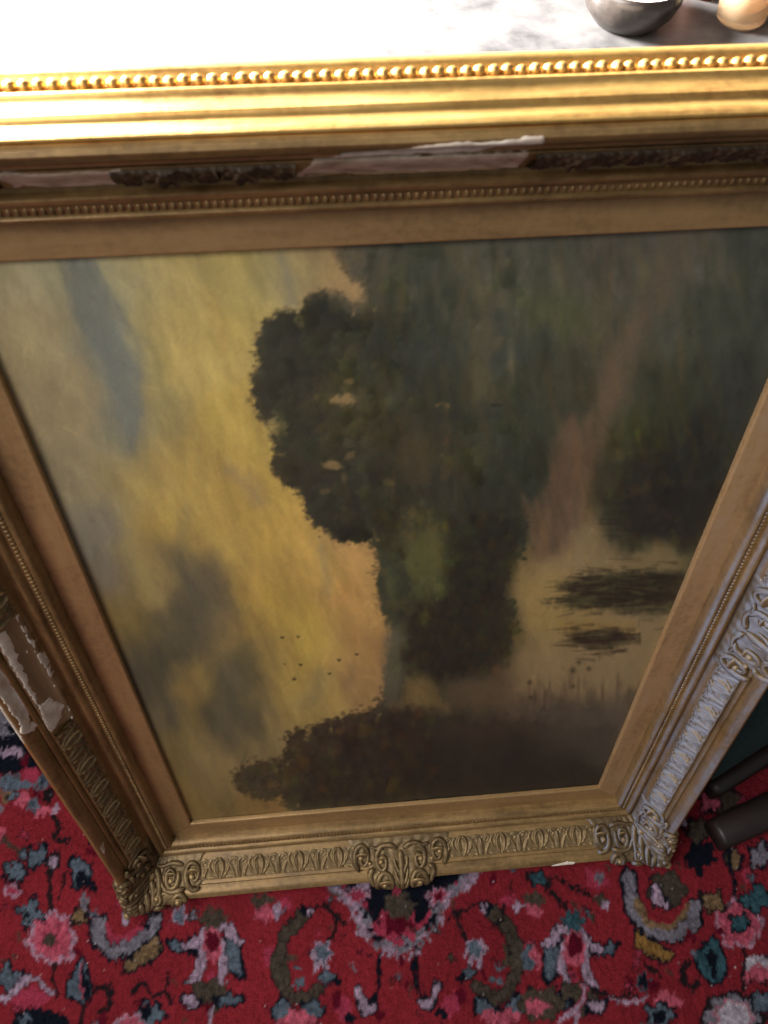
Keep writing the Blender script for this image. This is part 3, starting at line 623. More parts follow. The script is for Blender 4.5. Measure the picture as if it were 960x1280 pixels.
    for i in range(900):        # upright touches of grass and bark through the wooded bank
        cx_, cy_ = rgp.uniform(470, 940), rgp.uniform(300, 700); yi, xi = int(cy_ - oy), int(cx_ - ox)
        if d[yi, xi] > -8: continue
        ln, wd = rgp.uniform(8, 34), rgp.uniform(1.6, 6); q_ = int(ln) + 3; sl = np.s_[max(yi - q_, 0):yi + q_, max(xi - q_, 0):xi + q_]
        a_ = rgp.normal(-.12, .16); u, v = (X[sl] - cx_) * math.cos(a_) + (Y[sl] - cy_) * math.sin(a_), -(X[sl] - cx_) * math.sin(a_) + (Y[sl] - cy_) * math.cos(a_)
        k = (np.exp(-(u / wd) ** 2 - (v / ln) ** 2) * rgp.uniform(.2, .6))[..., None]
        c = I[yi, xi] * np.array(rgp.choice([(1.06, 1.04, .9), (1.1, 1.0, .9), (.88, .9, .92), (.85, .84, .84), (1.12, 1.09, .96)])) * rgp.uniform(.9, 1.12)
        I[sl] = I[sl] * (1 - k) + c * k
    soft_poly([(592, 500), (600, 420), (602, 355), (612, 350), (616, 420), (606, 490)], (92, 80, 62), .4, 6, 8)
    soft_poly([(690, 560), (742, 490), (762, 440), (786, 395), (818, 330), (838, 280), (880, 280), (850, 365), (820, 430), (796, 470), (760, 540), (735, 570)], (98, 82, 68), .34, 16, 26)
    soft_poly([(742, 500), (766, 440), (800, 380), (812, 392), (784, 450), (764, 505)], (104, 84, 68), .3, 8, 14)
    # pale water and the lights among the trees
    soft_poly([(668, 700), (700, 690), (740, 655), (760, 690), (860, 690), (850, 800), (815, 875), (650, 872), (645, 830), (655, 790), (650, 745)], (152, 131, 86), .55, 18, 30)
    soft_poly([(655, 730), (700, 722), (720, 780), (690, 800), (658, 790)], (150, 127, 74), .45, 12, 20); soft_poly([(700, 780), (790, 776), (800, 790), (700, 794)], (140, 112, 56), .45, 7, 14)
    soft_poly([(660, 828), (790, 822), (800, 862), (665, 866)], (132, 112, 82), .4, 12, 20); soft_poly([(712, 664), (752, 652), (790, 690), (820, 700), (720, 706)], (128, 110, 78), .4, 8, 18)
    soft_poly([(480, 785), (500, 785), (498, 888), (474, 888)], (98, 92, 74), .55, 7, 12); soft_poly([(505, 850), (545, 846), (560, 884), (500, 886)], (128, 103, 62), .55, 9, 16); soft_poly([(560, 850), (640, 842), (650, 880), (560, 884)], (104, 84, 62), .45, 10, 16)
    soft_poly([(514, 655), (548, 655), (546, 765), (520, 762)], (92, 88, 54), .42, 12, 26, 14); soft_poly([(470, 690), (505, 690), (500, 780), (482, 776)], (66, 66, 50), .45, 10, 14)
    soft_poly([(470, 894), (520, 886), (560, 890), (620, 896), (700, 904), (770, 912), (790, 1060), (360, 1060), (380, 960)], (44, 38, 35), .5, 8, 24, 16)
    soft_poly([(640, 888), (810, 876), (800, 950), (760, 975), (690, 940)], (88, 76, 68), .5, 20, 30); soft_poly([(560, 900), (660, 896), (680, 920), (570, 918)], (68, 54, 46), .5, 10, 24)
    # reflections and reeds in the water
    def reeds(cx, cy, rx, ry, c, a, seed):
        rows = np.random.default_rng(seed)
        jag = up_noise(h_, w_, 3.0, 60, rows) * .75 + up_noise(h_, w_, 9, 90, rows) * .5
        xx = (X - cx) / (rx * (.55 + .75 * jag)); yy = (Y - cy - (X - cx) * -.06) / ry
        over(1 - sstep(.62, 1.08, np.sqrt(xx ** 2 + yy ** 2) + fine * .35), c, a)
    reeds(775, 738, 92, 27, (44, 42, 33), .72, 3); reeds(820, 742, 76, 30, (42, 40, 32), .7, 4); reeds(752, 800, 40, 14, (58, 54, 40), .65, 5); reeds(800, 757, 62, 7, (112, 96, 64), .45, 9); reeds(830, 640, 80, 42, (40, 36, 35), .8, 7)
    soft_poly([(500, 828), (515, 800), (548, 774), (560, 740), (576, 700), (596, 640), (655, 640), (653, 690), (640, 740), (648, 772), (650, 800), (625, 822), (590, 838), (545, 842)], (42, 40, 35), .72, 6, 26, 22)
    rgw = np.random.default_rng(17)
    for i in range(420):        # reeds: thin level strokes running out over the water
        g_ = i % 3
        if g_ < 2: x, y = rgw.uniform(712, 872), rgw.normal(738, 17)
        elif g_ == 2: x, y = rgw.uniform(715, 800), rgw.normal(800, 8)
        else: x, y = rgw.uniform(640, 660), rgw.uniform(640, 830)
        ln = rgw.uniform(8, 46) * (1 if g_ < 3 else .3); yi, xi = int(y - oy), int(x - ox); q_ = int(ln) + 3
        sl = np.s_[max(yi - 5, 0):yi + 6, max(xi - q_, 0):xi + 6]
        tl = np.clip((x - X[sl]) / ln, 0, 1); yy_ = Y[sl] - y - (x - X[sl]) * rgw.normal(.02, .10)
        k = (np.exp(-(yy_ / (2.3 * (1.05 - tl))) ** 2) * (X[sl] <= x + 2) * (tl < 1) * rgw.uniform(.15, .45))[..., None]
        c = np.array([46, 32, 28.]) if rgw.random() < .8 else np.array([104, 88, 60.])
        I[sl] = I[sl] * (1 - k) + c * k
    for i in range(40):
        x, y = 660 + RNG.random() * 150, 850 + RNG.random() * 26
        over(np.exp(-((X - x) / 2.2) ** 2 - ((Y - y) / (5 + 8 * RNG.random())) ** 2), (70, 56, 46), .35)
    for x, y, s in ((724, 828, 3), (716, 838, 4), (736, 836, 3), (662, 853, 3), (663, 872, 3), (716, 858, 3)): over(np.exp(-((X - x) / s) ** 2 - ((Y - y) / s) ** 2), (64, 52, 40), .8)
    # more leaf in the dark masses: soft round touches, olive, umber and near-black
    rge = np.random.default_rng(55)
    for i in range(1500):
        if i < 620: cx_, cy_, r_ = rge.uniform(472, 655), rge.uniform(640, 845), rge.uniform(3, 11)
        elif i < 1250: cx_, cy_, r_ = rge.uniform(330, 540), rge.uniform(885, 1020), rge.uniform(3, 12)
        else: cx_, cy_, r_ = rge.uniform(750, 930), rge.uniform(540, 680), rge.uniform(4, 12)
        yi, xi = int(cy_ - oy), int(cx_ - ox); base = I[yi, xi].copy()
        if d[yi, xi] > -6 or base.mean() > 66: continue
        q_ = int(r_ * 1.7) + 2; sl = np.s_[max(yi - q_, 0):yi + q_, max(xi - q_, 0):xi + q_]
        st_ = rge.uniform(.5, 1.0); rr_ = np.hypot((X[sl] - cx_) / st_, Y[sl] - cy_) / r_ + fine[sl] * 1.5
        k = ((1 - sstep(.4, 1.1, rr_)) * rge.uniform(.12, .42))[..., None]
        tone = np.array(rge.choice([(1.35, 1.3, 1.0), (1.45, 1.2, 1.0), (.75, .76, .78), (1.2, 1.3, 1.05), (.85, .8, .8)])); I[sl] = I[sl] * (1 - k) + base * tone * k
    # birds over the water
    for x, y in ((353, 798), (373, 797), (376, 832), (424, 826), (412, 843), (368, 850), (446, 819), (356, 831)):
        for sx in (-1, 1): over(1 - sstep(.4, 1.3, line_dist(X, Y, [(x, y), (x + sx * 1.7, y - 1.7)])), (40, 30, 24), .9 if y != 831 else .5)
    # brush marks: short dabs laid over everything, each picking up the colour below it
    n = 7000
    bx = RNG.integers(10, w_ - 10, n); by = RNG.integers(10, h_ - 10, n)
    for x, y in zip(bx, by):
        insky = m[y, x] < .5
        ln, wd = (RNG.uniform(4, 15), RNG.uniform(1.2, 3.2)) if insky else (RNG.uniform(3, 10), RNG.uniform(1, 2.4))
        an = (RNG.normal(1.25, .5) if insky else RNG.normal(1.57, .6)); r = int(ln) + 2
        ys, ye, xs, xe = max(y - r, 0), min(y + r + 1, h_), max(x - r, 0), min(x + r + 1, w_)
        if abs(d[y, x]) < 10: continue
        xx, yy = X[ys:ye, xs:xe] - X[y, x], Y[ys:ye, xs:xe] - Y[y, x]
        u, v = xx * math.cos(an) + yy * math.sin(an), -xx * math.sin(an) + yy * math.cos(an)
        k = np.clip(1.3 - np.sqrt((u / ln) ** 2 + (v / wd) ** 2), 0, 1)[..., None] * RNG.uniform(.15, .55)
        c = I[y, x] * (1 + RNG.normal(0, .05 if insky else .09)) + RNG.normal(0, 2.0, 3)
        I[ys:ye, xs:xe] = I[ys:ye, xs:xe] * (1 - k) + c * k
    I = np.clip(I * (1 + .05 * (fbm(h_, w_, 3, 3, 2) - .5)[..., None]), 4, 250)
    gr = np.clip((95 - I.mean(-1, keepdims=True)) / 40, 0, 1)
    I = I * (1 + gr * (np.array([.93, 1.015, .94]) - 1))
    A = lin(I) * PAINT_GAIN
    # canvas: 1.5 mm mesh, set 7 mm behind the sight edge and running under it
    st = .0015
    ux = np.arange(-PW / 2 - .006, PW / 2 + .0061, st); uy = np.arange(-.006, PL + .0061, st)
    LX, LY = np.meshgrid(ux, uy, indexing='ij')
    LZ = np.full(LX.shape, -.0065) + (up_noise(*LX.shape, 60, 60) - .5) * .0012
    V = np.stack([LX, LY, LZ], -1)
    PXx, PYy = px_of(V @ FW.T + ORG)
    C = bilinear(A, PXx - ox, PYy - oy)
    relief = bilinear(I.mean(-1, keepdims=True), PXx - ox, PYy - oy)[..., 0]
    V[..., 2] += (relief - 90) / 90 * .00012 + (RNG.random(LX.shape) - .5) * .00008
    return color_grid('canvas', V, C, PAINT, parent)

# ------------------------------------------------------------------ the framed picture: one thing, its base on the carpet
SH = 0.1155
root = bpy.data.objects.new('framed_painting', None); COL.objects.link(root); root.empty_display_size = .1
_rb = FW @ np.array([0, -SH, 0]) + ORG
root.matrix_world = Matrix([[*FW[i], _rb[i]] for i in range(3)] + [[0, 0, 0, 1]])
tag(root, 'large gilt ornate frame with a river landscape in oils, stood on its short side', 'painting')
UP = Matrix.Translation((0, SH, 0))
canvas = make_painting(root); canvas.matrix_local = UP
canvas['label'] = 'dark varnished oil landscape of trees, water and a yellow cloudy sky, turned sideways'

RAIL = {'T': UP @ Matrix.Translation((0, PL, 0)), 'B': UP @ Matrix.Rotation(math.pi, 4, 'Z'),
        'R': UP @ Matrix.Translation((PW / 2, PL / 2, 0)) @ Matrix.Rotation(-math.pi / 2, 4, 'Z'),
        'L': UP @ Matrix.Translation((-PW / 2, PL / 2, 0)) @ Matrix.Rotation(math.pi / 2, 4, 'Z')}
HALF = {'T': PW / 2, 'B': PW / 2, 'L': PL / 2, 'R': PL / 2}
PROF = [(.0295, -.010), (.0296, .006), (.0302, .0105), (.0315, .0148), (.0335, .0170), (.0355, .0174), (.0368, .0166), (.0375, .0154), (.0440, .0172), (.0446, .0196), (.0460, .0213), (.048, .0227), (.0497, .0230),
        (.0508, .0222), (.0516, .0200), (.0530, .0184), (.0560, .0186), (.0585, .0215), (.0595, .0262), (.0602, .0280), (.0635, .0312), (.067, .0362), (.0705, .0418), (.074, .047), (.0775, .0505), (.0784, .0506), (.0787, .0490), (.0797, .0488),
        (.0802, .0522), (.0818, .0552), (.0838, .0558), (.0848, .0548), (.0855, .0575), (.0873, .0638), (.0903, .0686), (.0935, .0702), (.0965, .0692), (.0984, .0662), (.0988, .0636), (.0998, .0640), (.1004, .0655), (.1024, .0654), (.1042, .0632), (.1050, .0600),
        (.1050, .0560), (.1060, .0520), (.108, .0497), (.1094, .0492), (.1104, .0455), (.1112, .0415), (.1124, .0380), (.1143, .0352), (.1154, .0348), (.1156, .0325), (.1148, .0300), (.1148, .0205), (.1170, .0190), (.1190, .0180), (.1208, .0158), (.1210, .0120), (.1204, .0080), (.1085, -.016), (.060, -.016), (.0295, -.010)]
PROF = [(o - .003 * float(sstep(.094, .108, o)), w) for o, w in PROF]
SLIPP = [(.0040, -.0062), (.0, -.0060), (-.0002, -.0012), (.0004, -.0002), (.0012, .0004), (.0022, .0005), (.010, .0010), (.020, .0016), (.0302, .0022), (.0302, -.0060), (.0040, -.0062)]
_o = np.array([p[0] for p in PROF[:56]]); _w = np.array([p[1] for p in PROF[:56]])
def surf_w(o): return np.interp(o, _o, _w)
ENVO = np.array([.050, .056, .0602, .067, .074, .080, .086, .0935, .100, .106, .112, .118]); ENVW = np.array([.021, .0225, .0285, .037, .0475, .0555, .0640, .0708, .0695, .062, .050, .036])
def env_w(o): return np.interp(o, ENVO, ENVW)

def sweep(name, prof, hl, mats, parent, wob=.00022, seed=0, split=None):
    rg = np.random.default_rng(seed); n = 56; t = np.linspace(-1, 1, n); V = []; F = []
    wz = np.interp(t, np.linspace(-1, 1, 14), rg.normal(0, wob, 14)); m = len(prof)
    for i in range(n):
        for (o, w) in prof: V.append((t[i] * (hl + o), o + wz[i] * .5, w + wz[i]))
    for i in range(n - 1):
        for k in range(m - 1): F.append((i * m + k, i * m + k + 1, (i + 1) * m + k + 1, (i + 1) * m + k))
    ob = obj(name, V, [f[::-1] for f in F], mats[0], parent)
    for mm in mats[1:]: ob.data.materials.append(mm)
    if split is not None:
        ob.data.polygons.foreach_set('material_index', [split(k) for i in range(n - 1) for k in range(m - 1)])
    ob.data.set_sharp_from_angle(angle=math.radians(38))   # creases of the moulding stay crisp
    return ob

def split_rail(k):
    o, w = PROF[k]
    if k >= len(PROF) - 4: return 2
    return 1 if k >= 37 else 0
rails = {}
for i, m in enumerate('BLRT'):
    on_right = m == 'R'
    r = sweep('rail', PROF, HALF[m], [GILT_GREY if on_right else GILT, GILT_OUT, EDGE], root, seed=i, split=split_rail)
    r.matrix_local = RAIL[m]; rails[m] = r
    s = sweep('slip', SLIPP, HALF[m], [SLIP_PALE if on_right else SLIP], root, wob=.0001, seed=9 + i); s.matrix_local = RAIL[m]
rails['R']['label'] = 'gilt rail with blue-grey inward slopes'
rails['L']['label'] = 'gilt rail with ornament broken away to bare gesso and wood'

# backing board keeps light from leaking in behind the canvas
g = Geo(); g.box((-PW / 2 - .05, -.05, -.0155), (PW / 2 + .05, PL + .05, -.0125)); bb = g.build('backing_board', EDGE, root, smooth=False); bb.matrix_local = UP

# tongue ornament in the inner channel: hundreds of tiny beads of composition per rail
def tongue_band(m, mat):
    g = Geo(); hl = HALF[m] + .038; n = int(2 * hl / .0052); rg = random.Random(3)
    for i in range(n):
        a = -hl + (i + .5) * 2 * hl / n
        o = .0407
        g.ball((a, o, .0160), .0021, 6, 4, (.95, 1.5, .75))
    b = g.build('tongue_ornament', mat, rails[m], kind='stuff'); return b
for m in 'BLRT': tongue_band(m, GILT_GREY if m == 'R' else GILT)

# leaf ornament, one raised leaf after another along the ogee
PER = .058
def leaf_mesh(mat):
    n, k = 57, 25
    A = np.linspace(-.5, .5, n)[:, None]; T = np.linspace(0, 1, k)[None, :]
    def ridge(dist, wd): return np.exp(-(dist / wd) ** 2)
    x = np.abs(A)
    w1 = .115 * np.sin(np.pi * np.clip(T * .98 + .02, 0, 1) ** .75) ** .9
    w2 = .25 * np.sin(np.pi * np.clip(T, 0, 1) ** .62) ** .8
    w3 = .40 - .26 * (1 - T) ** 1.6
    h = .55 * sstep(.02, -.02, x - w1) - .45 * ridge(x, .018) * (T > .1) + 1.0 * ridge(x - w1, .022)
    h = np.maximum(h, .75 * ridge(x - w2, .028) * sstep(0, .2, T))
    h = np.maximum(h, .65 * ridge(x - w3, .026) * sstep(.1, .35, T))
    h = np.maximum(h, .8 * ridge(.5 - x, .03 + .02 * T) * sstep(.05, .3, T))
    vx, vt = x - .37, T - .22; an = np.arctan2(vt * .55, vx); rr = np.hypot(vx, vt * .55)
    h = np.maximum(h, .8 * ridge(np.mod(rr - .03 * an / 3.14, .075) - .04, .016) * sstep(.13, .09, rr))
    h = np.maximum(h, .7 * (np.abs(np.sin(A * np.pi * 6.5)) ** .6) * ridge(T - .95, .05))
    h = h + .12 * np.sin(A * 70 + T * 9) * sstep(.1, .4, h)
    h = h * sstep(0, .06, T) * sstep(1, .97, T)
    o = .0603 + T * (.0778 - .0603); o = np.broadcast_to(o, (n, k)); base = surf_w(o)
    nrm_o, nrm_w = -.74, .67
    Hh = .0036 * h + .0006
    V = np.stack([np.broadcast_to(A * PER, (n, k)), o + nrm_o * Hh, base + nrm_w * Hh], -1)
    V[:, 0, 2] -= .002; V[:, -1, 2] -= .002
    g = Geo(); g.grid(V[:, ::1]); return g
leafsrc = {}
def leaves(m, centres, mat):
    for a in centres:
        key = mat.name
        if key not in leafsrc: o = leaf_mesh(mat).build('leaf', mat, rails[m]); leafsrc[key] = o
        else: o = inst(leafsrc[key], rails[m], name='leaf')
        o.matrix_local = Matrix.Translation((a, 0, 0)) @ Matrix.Diagonal((1, 1, 1, 1))
c_short = [s * (.093 + .058 * i) for i in range(4) for s in (-1, 1)]
leaves('B', c_short, GILT_ORN)
leaves('T', [-.144, -.100, .095, .153, .211, .269, -.269], ORN_DARK)
c_long = [s * (.102 + .058 * i) for i in range(7) for s in (-1, 1) if .102 + .058 * i < .44]
leaves('R', c_long, ORN_GREY)
leaves('L', [-.105 - .058 * i for i in range(6)] + [.138 + .058 * i for i in range(6)], GILT_ORN)

# beads along the outer back edge
g = Geo(); g.ball((0, 0, 0), .0038, 10, 7); bead0 = g.build('bead', GILT_OUT, rails['T'])
hlb = PW / 2 + .109; nb = int(2 * hlb / .0077)
for i in range(nb):
    a = -hlb + (i + .5) * 2 * hlb / nb
    b = bead0 if i == 0 else inst(bead0, rails['T'], name='bead')
    b.matrix_local = Matrix.Translation((a + random.uniform(-.0004, .0004), .1128 + random.uniform(-.0004, .0003), .0252)) @ Matrix.Rotation(random.uniform(0, 3), 4, 'Z') @ Matrix.Diagonal((random.uniform(.90, 1.06), random.uniform(.90, 1.05), random.uniform(.86, 1.06), 1))
for m in 'BLR':
    g = Geo(); hl = HALF[m] + .109; n = int(2 * hl / .0077)
    for i in range(n): g.ball((-hl + (i + .5) * 2 * hl / n, .1132, .0252), .0037, 8, 5)
    g.build('bead_row', GILT_OUT, rails[m], kind='stuff')

# scrollwork -----------------------------------------------------------------
def scroll(g, ca, co, R, a0, turns, sgn, r0, r1, lift, wfun, swap=False, ball=True, Rend=.22):
    n = int(14 * abs(turns)) + 8; P = []
    for i in range(n):
        t = i / (n - 1); an = math.radians(a0) + sgn * 2 * math.pi * turns * t
        rr = R * (1 - (1 - Rend) * t ** 1.15)
        a, o = ca + rr * math.cos(an), co + rr * math.sin(an)
        z = wfun(a, o) + lift + .0022 * t
        P.append((o, a, z) if swap else (a, o, z))
    rad = np.linspace(r0 * 1.5, r1, n); rad[:2] *= [.45, .8]
    P = [(q[0], q[1], q[2] - .0012) for q in P]
    g.tube(P, rad, 8)
    if ball:
        g.ball(P[-1], r1 * 2.1, 8, 5)
        c_ = (co, ca, wfun(ca, co) + lift * .3) if swap else (ca, co, wfun(ca, co) + lift * .3)
        g.ball(c_, R * .80, 14, 8, (1, 1, .26))
def cusp(g, pts, r0, r1, lift, wfun, swap=False):
    p = np.asarray(pts, float); t = np.linspace(0, len(p) - 1, 14); P = []
    for s in t:
        i = min(int(s), len(p) - 2); f = s - i
        a, b, c, d = p[max(i - 1, 0)], p[i], p[i + 1], p[min(i + 2, len(p) - 1)]
        q = .5 * (2 * b + (c - a) * f + (2 * a - 5 * b + 4 * c - d) * f * f + (3 * b - a - 3 * c + d) * f ** 3)
        z = wfun(q[0], q[1]) + lift; P.append((q[1], q[0], z) if swap else (q[0], q[1], z))
    rad = np.interp(np.linspace(0, 1, 14), [0, .15, .6, 1], [r0 * .5, r0 * 1.25, (r0 + r1) / 2 * 1.2, r1]) * 1.35; P = [(q[0], q[1], q[2] - .0014) for q in P]; g.tube(P, rad, 8)

def cartouche(parent, mat, seed=0):
    """centre ornament of a rail: a base swell, four C-scrolls, volutes, a crest and a split leaf"""
    rg = np.random.default_rng(seed)
    def wf(a, o): return float(env_w(o)) + .0065 * math.exp(-(a / .045) ** 2 - ((o - .092) / .018) ** 2)
    n, k = 61, 31; A = np.linspace(-.076, .076, n); O = np.linspace(.0555, .1115, k)
    Z = np.zeros((n, k, 3))
    for i, a in enumerate(A):
        x = abs(a)
        omax = .1105 * (1 if x < .044 else 0) + (.0775 if x >= .050 else 0) + (0 if x < .044 or x >= .05 else .0775 + (.050 - x) / .006 * .033)
        for j, o in enumerate(O):
            inside = sstep(0, .004, omax - o) * sstep(.076, .070, x) * sstep(.0555, .058, o)
            rel = .0012 * math.sin(a * 420 + 3 * math.sin(o * 260)) + .0007 * math.sin(o * 700 + a * 200)
            oo = min(o, omax + .001)
            Z[i, j] = (a, oo, (wf(a, oo) + .0012 + rel) * inside + (surf_w(oo) - .0015) * (1 - inside))
    g = Geo(); g.grid(Z); base = g.build('centre_ornament', mat, parent)
    g = Geo()
    for s in (-1, 1):
        scroll(g, s * .0235, .0925, .0152, 90 if s > 0 else 90, 1.35, -s, .0034, .0022, .0035, wf)
        scroll(g, s * .0275, .0720, .0098, 250 if s > 0 else 290, 1.3, s, .0030, .0020, .0035, wf)
        scroll(g, s * .0560, .0690, .0132, 60 if s > 0 else 120, 1.2, -s, .0032, .0020, .0030, wf)
        cusp(g, [(s * .004, .064), (s * .014, .0605), (s * .024, .0600), (s * .034, .0625), (s * .042, .061)], .0026, .0018, .004, wf)
        cusp(g, [(s * .040, .078), (s * .047, .083), (s * .044, .091), (s * .040, .098)], .0030, .0016, .003, wf)
        cusp(g, [(s * .066, .0735), (s * .073, .0690), (s * .071, .064)], .0024, .0012, .002, wf)
        for q in range(3): cusp(g, [(s * .002, .100 - q * .009), (s * (.006 + q * .001), .094 - q * .009), (s * .010, .086 - q * .008)], .0022, .0010, .0045, wf)
    cusp(g, [(0, .064), (0, .075), (0, .090), (0, .108)], .0030, .0018, .0055, wf)
    for x, o in ((.010, .0615), (-.010, .0615), (.046, .073), (-.046, .073)): g.ball((x, o, wf(x, o) + .004), .0032, 8, 5)
    g.build('scrollwork', mat, base)
    return base
for m, mat in (('B', GILT_ORN), ('R', ORN_GREY)): cartouche(rails[m], mat, 1)

def corner(mat):
    """corner ornament, built at the upper right corner: x and y measured from the sight corner"""
    def wxy(x, y):
        o = max(x, y); s = abs(x - y)
        return float(env_w(o)) + .010 * math.exp(-(s / .045) ** 2 - ((o - .090) / .022) ** 2) 
    g = Geo(); n, k = 45, 29
    O = np.linspace(.0545, .1135, k)
    for half in (0, 1):
        Z = np.zeros((n, k, 3))
        for i in range(n):
            t = i / (n - 1)
            for j, o in enumerate(O):
                st = -.016 if o < .080 else .018 + (o - .08) * .4
                st += .004 * math.sin(o * 330)
                x = st + (o - st) * t
                omax = .113
                e = sstep(0, .12, t) * sstep(.0545, .057, o) * sstep(.1135, .1105, o)
                ang = math.atan2(o - .03, x - .03 + 1e-6)
                rel = .0016 * math.sin(ang * 26 + o * 90) * sstep(.35, .8, t) + .0008 * math.sin(x * 520 + 2 * math.sin(o * 300))
                z = (wxy(x, o) + .0015 + rel) * e + (float(surf_w(o)) - .0016) * (1 - e)
                Z[i, j] = (x, o, z) if half == 0 else (o, x, z)
        if half: Z = Z[::-1]
        g.grid(Z)
    base = g.build('corner_ornament', mat, root)
    g = Geo()
    for sw in (False, True):
        d = -1 if sw else 1
        wf = lambda a, o: wxy(a, o)
        scroll(g, .004, .0690, .0140, 120, 1.25, -1, .0033, .0021, .0035, wf, sw)
        scroll(g, .036, .0690, .0105, 200, 1.35, -1, .0031, .0020, .0035, wf, sw)
        scroll(g, .028, .0930, .0105, 160, 1.35, 1, .0031, .0020, .0035, wf, sw)
        scroll(g, .055, .1000, .0095, 120, 1.3, -1, .0030, .0020, .0035, wf, sw)
        scroll(g, .056, .0830, .0075, 250, 1.2, 1, .0027, .0018, .0040, wf, sw)
        scroll(g, .078, .1020, .0080, 150, 1.25, -1, .0028, .0018, .0040, wf, sw)
        cusp(g, [(.018, .0615), (.032, .0590), (.046, .0605), (.058, .0600)], .0026, .0014, .003, wf, sw)
        cusp(g, [(.018, .080), (.034, .0815), (.046, .078), (.052, .070)], .0030, .0016, .0035, wf, sw)
        cusp(g, [(.040, .1075), (.062, .1100), (.082, .1105), (.100, .1100)], .0036, .0022, .001, wf, sw)
        for q in range(7):
            b0 = .058 + q * .0078; ln = .030 - .0022 * q
            cusp(g, [(b0, b0 + .002), (b0 + .001 - ln * .18, b0 + ln * .42), (b0 - ln * .10, b0 + ln * .80), (b0 + ln * .12, min(b0 + ln, .1135))], .0031, .0013, .0040, wf, sw)
    cusp(g, [(.058, .058), (.075, .075), (.095, .095), (.1125, .1125)], .0042, .0026, .0045, wxy)
    for x in (.064, .102): g.ball((x, x, wxy(x, x) + .007), .0062, 9, 6)
    g.build('scrollwork', mat, base)
    return base
for (sx, sy, rot, mat) in ((1, 1, 0, GILT_ORN), (-1, 1, 90, GILT_ORN), (-1, 0, 180, GILT_ORN), (1, 0, -90, ORN_GREY)):
    c = corner(mat)
    c.matrix_local = UP @ Matrix.Translation((sx * PW / 2, PL if sy else 0, 0)) @ Matrix.Rotation(math.radians(rot), 4, 'Z')

# losses: where composition has broken off to gesso and wood --------------------
def to_rail(m, px, py):
    d = AW.T @ np.array([(px - 480) / F_PX, (py - 640) / F_PX, 1.0])
    o0 = FW.T @ (CAM_W - ORG); dl = FW.T @ d; w = .05
    for i in range(80):
        q = o0 + dl * (w - o0[2]) / dl[2]
        od = {'L': -q[0] - PW / 2, 'R': q[0] - PW / 2, 'B': -q[1], 'T': q[1] - PL}[m]
        w = .75 * w + .25 * float(surf_w(min(max(od, .03), .114)))
    return {'L': q[1] - PL / 2, 'R': PL / 2 - q[1], 'B': -q[0], 'T': q[0]}[m], od
def patch(m, poly, mat, name='gesso_patch', lift=.0009, wob=.0011, seed=0, step=.0011, rough=.0004):
    """poly in rail coordinates (along, outward)"""
    P = np.asarray(poly, float); rg = np.random.default_rng(seed)
    a0, o0 = P.min(0) - .003; a1, o1 = P.max(0) + .003
    A = np.arange(a0, a1, step * 1.4); O = np.arange(o0, o1, step)
    X, Y = np.meshgrid(A, O, indexing='ij'); h, w_ = X.shape
    nk = max(int((a1 - a0) / .009), 3); nf = max(int((a1 - a0) / .0022), 4)
    jx = (np.interp(A, np.linspace(a0, a1, nk), rg.normal(0, wob * .6, nk)) + np.interp(A, np.linspace(a0, a1, nf), rg.normal(0, wob * .25, nf)))[:, None]
    d = poly_sdf(X + (rg.random((h, w_)) - .5) * .0012, Y + jx, P) + (up_noise(h, w_, 5, 4, rg) - .5) * .0014 + (up_noise(h, w_, 22, 6, rg) - .45) * .0026 + (up_noise(h, w_, 2.2, 2.2, rg) - .5) * .0008
    L = lift * sstep(.0006, -.0008, d) - .0012 * sstep(-.0002, .0016, d)
    Z = surf_w(np.clip(Y, .03, .1148)) + L + (rg.random((h, w_)) - .5) * rough * (d < 0)
    idx = np.arange(h * w_).reshape(h, w_); F = []
    keep = d < .0016
    for i in range(h - 1):
        for j in range(w_ - 1):
            if keep[i, j] and keep[i + 1, j] and keep[i, j + 1] and keep[i + 1, j + 1]: F.append((idx[i, j], idx[i + 1, j], idx[i + 1, j + 1], idx[i, j + 1]))
    o = obj(name, np.stack([X, Y, Z], -1).reshape(-1, 3), F, mat, rails[m])
    me = o.data; import bmesh
    bm = bmesh.new(); bm.from_mesh(me); bmesh.ops.delete(bm, geom=[v for v in bm.verts if not v.link_faces], context='VERTS'); bm.to_mesh(me); bm.free()
    return o
def pxp(m, pts): return [to_rail(m, *p) for p in pts]
# left rail: strip of bare wood with slabs of gesso, then the scar on the outer roll
LW = .0600
patch('L', [(.108, .0600), (.100, .0785), (-.066, .0780), (-.082, .0600)], BARE, 'bare_wood', .0009, .0006, 1)
patch('L', [(.100, .0690), (.104, .0770), (-.066, .0770), (-.050, .0735), (.010, .0735), (.03, .072)], GESSO_W, 'gesso_patch', .0018, .0010, 2)
patch('L', [(-.036, .0640), (-.050, .0625), (-.062, .0655), (-.066, .0720), (-.070, .0775), (-.034, .0765), (-.020, .0745), (-.022, .067)], GESSO_W, 'gesso_patch', .0024, .0008, 3)
patch('L', [(.105, .0602), (.105, .0618), (-.079, .0618), (-.081, .0602)], GESSO_W, 'gesso_edge', .0024, .0006, 4)
patch('L', [(.060, .0655), (.060, .0672), (-.030, .0668), (-.030, .0655)], GESSO_W, 'gesso_edge', .0022, .0006, 5)
patch('L', [(.080, .0835), (.085, .0900), (-.030, .0915), (-.050, .0880), (-.045, .0835)], GESSO_W, 'gesso_patch', .0016, .0010, 6)
patch('L', [(.075, .0935), (.075, .0985), (-.052, .1000), (-.058, .0960), (-.040, .0938)], GESSO_W, 'gesso_patch', .0014, .0010, 7)
patch('L', [(-.330, .0870), (-.330, .0895), (-.352, .0905), (-.358, .0885)], GESSO, 'chip', .0008, .0005, 8)
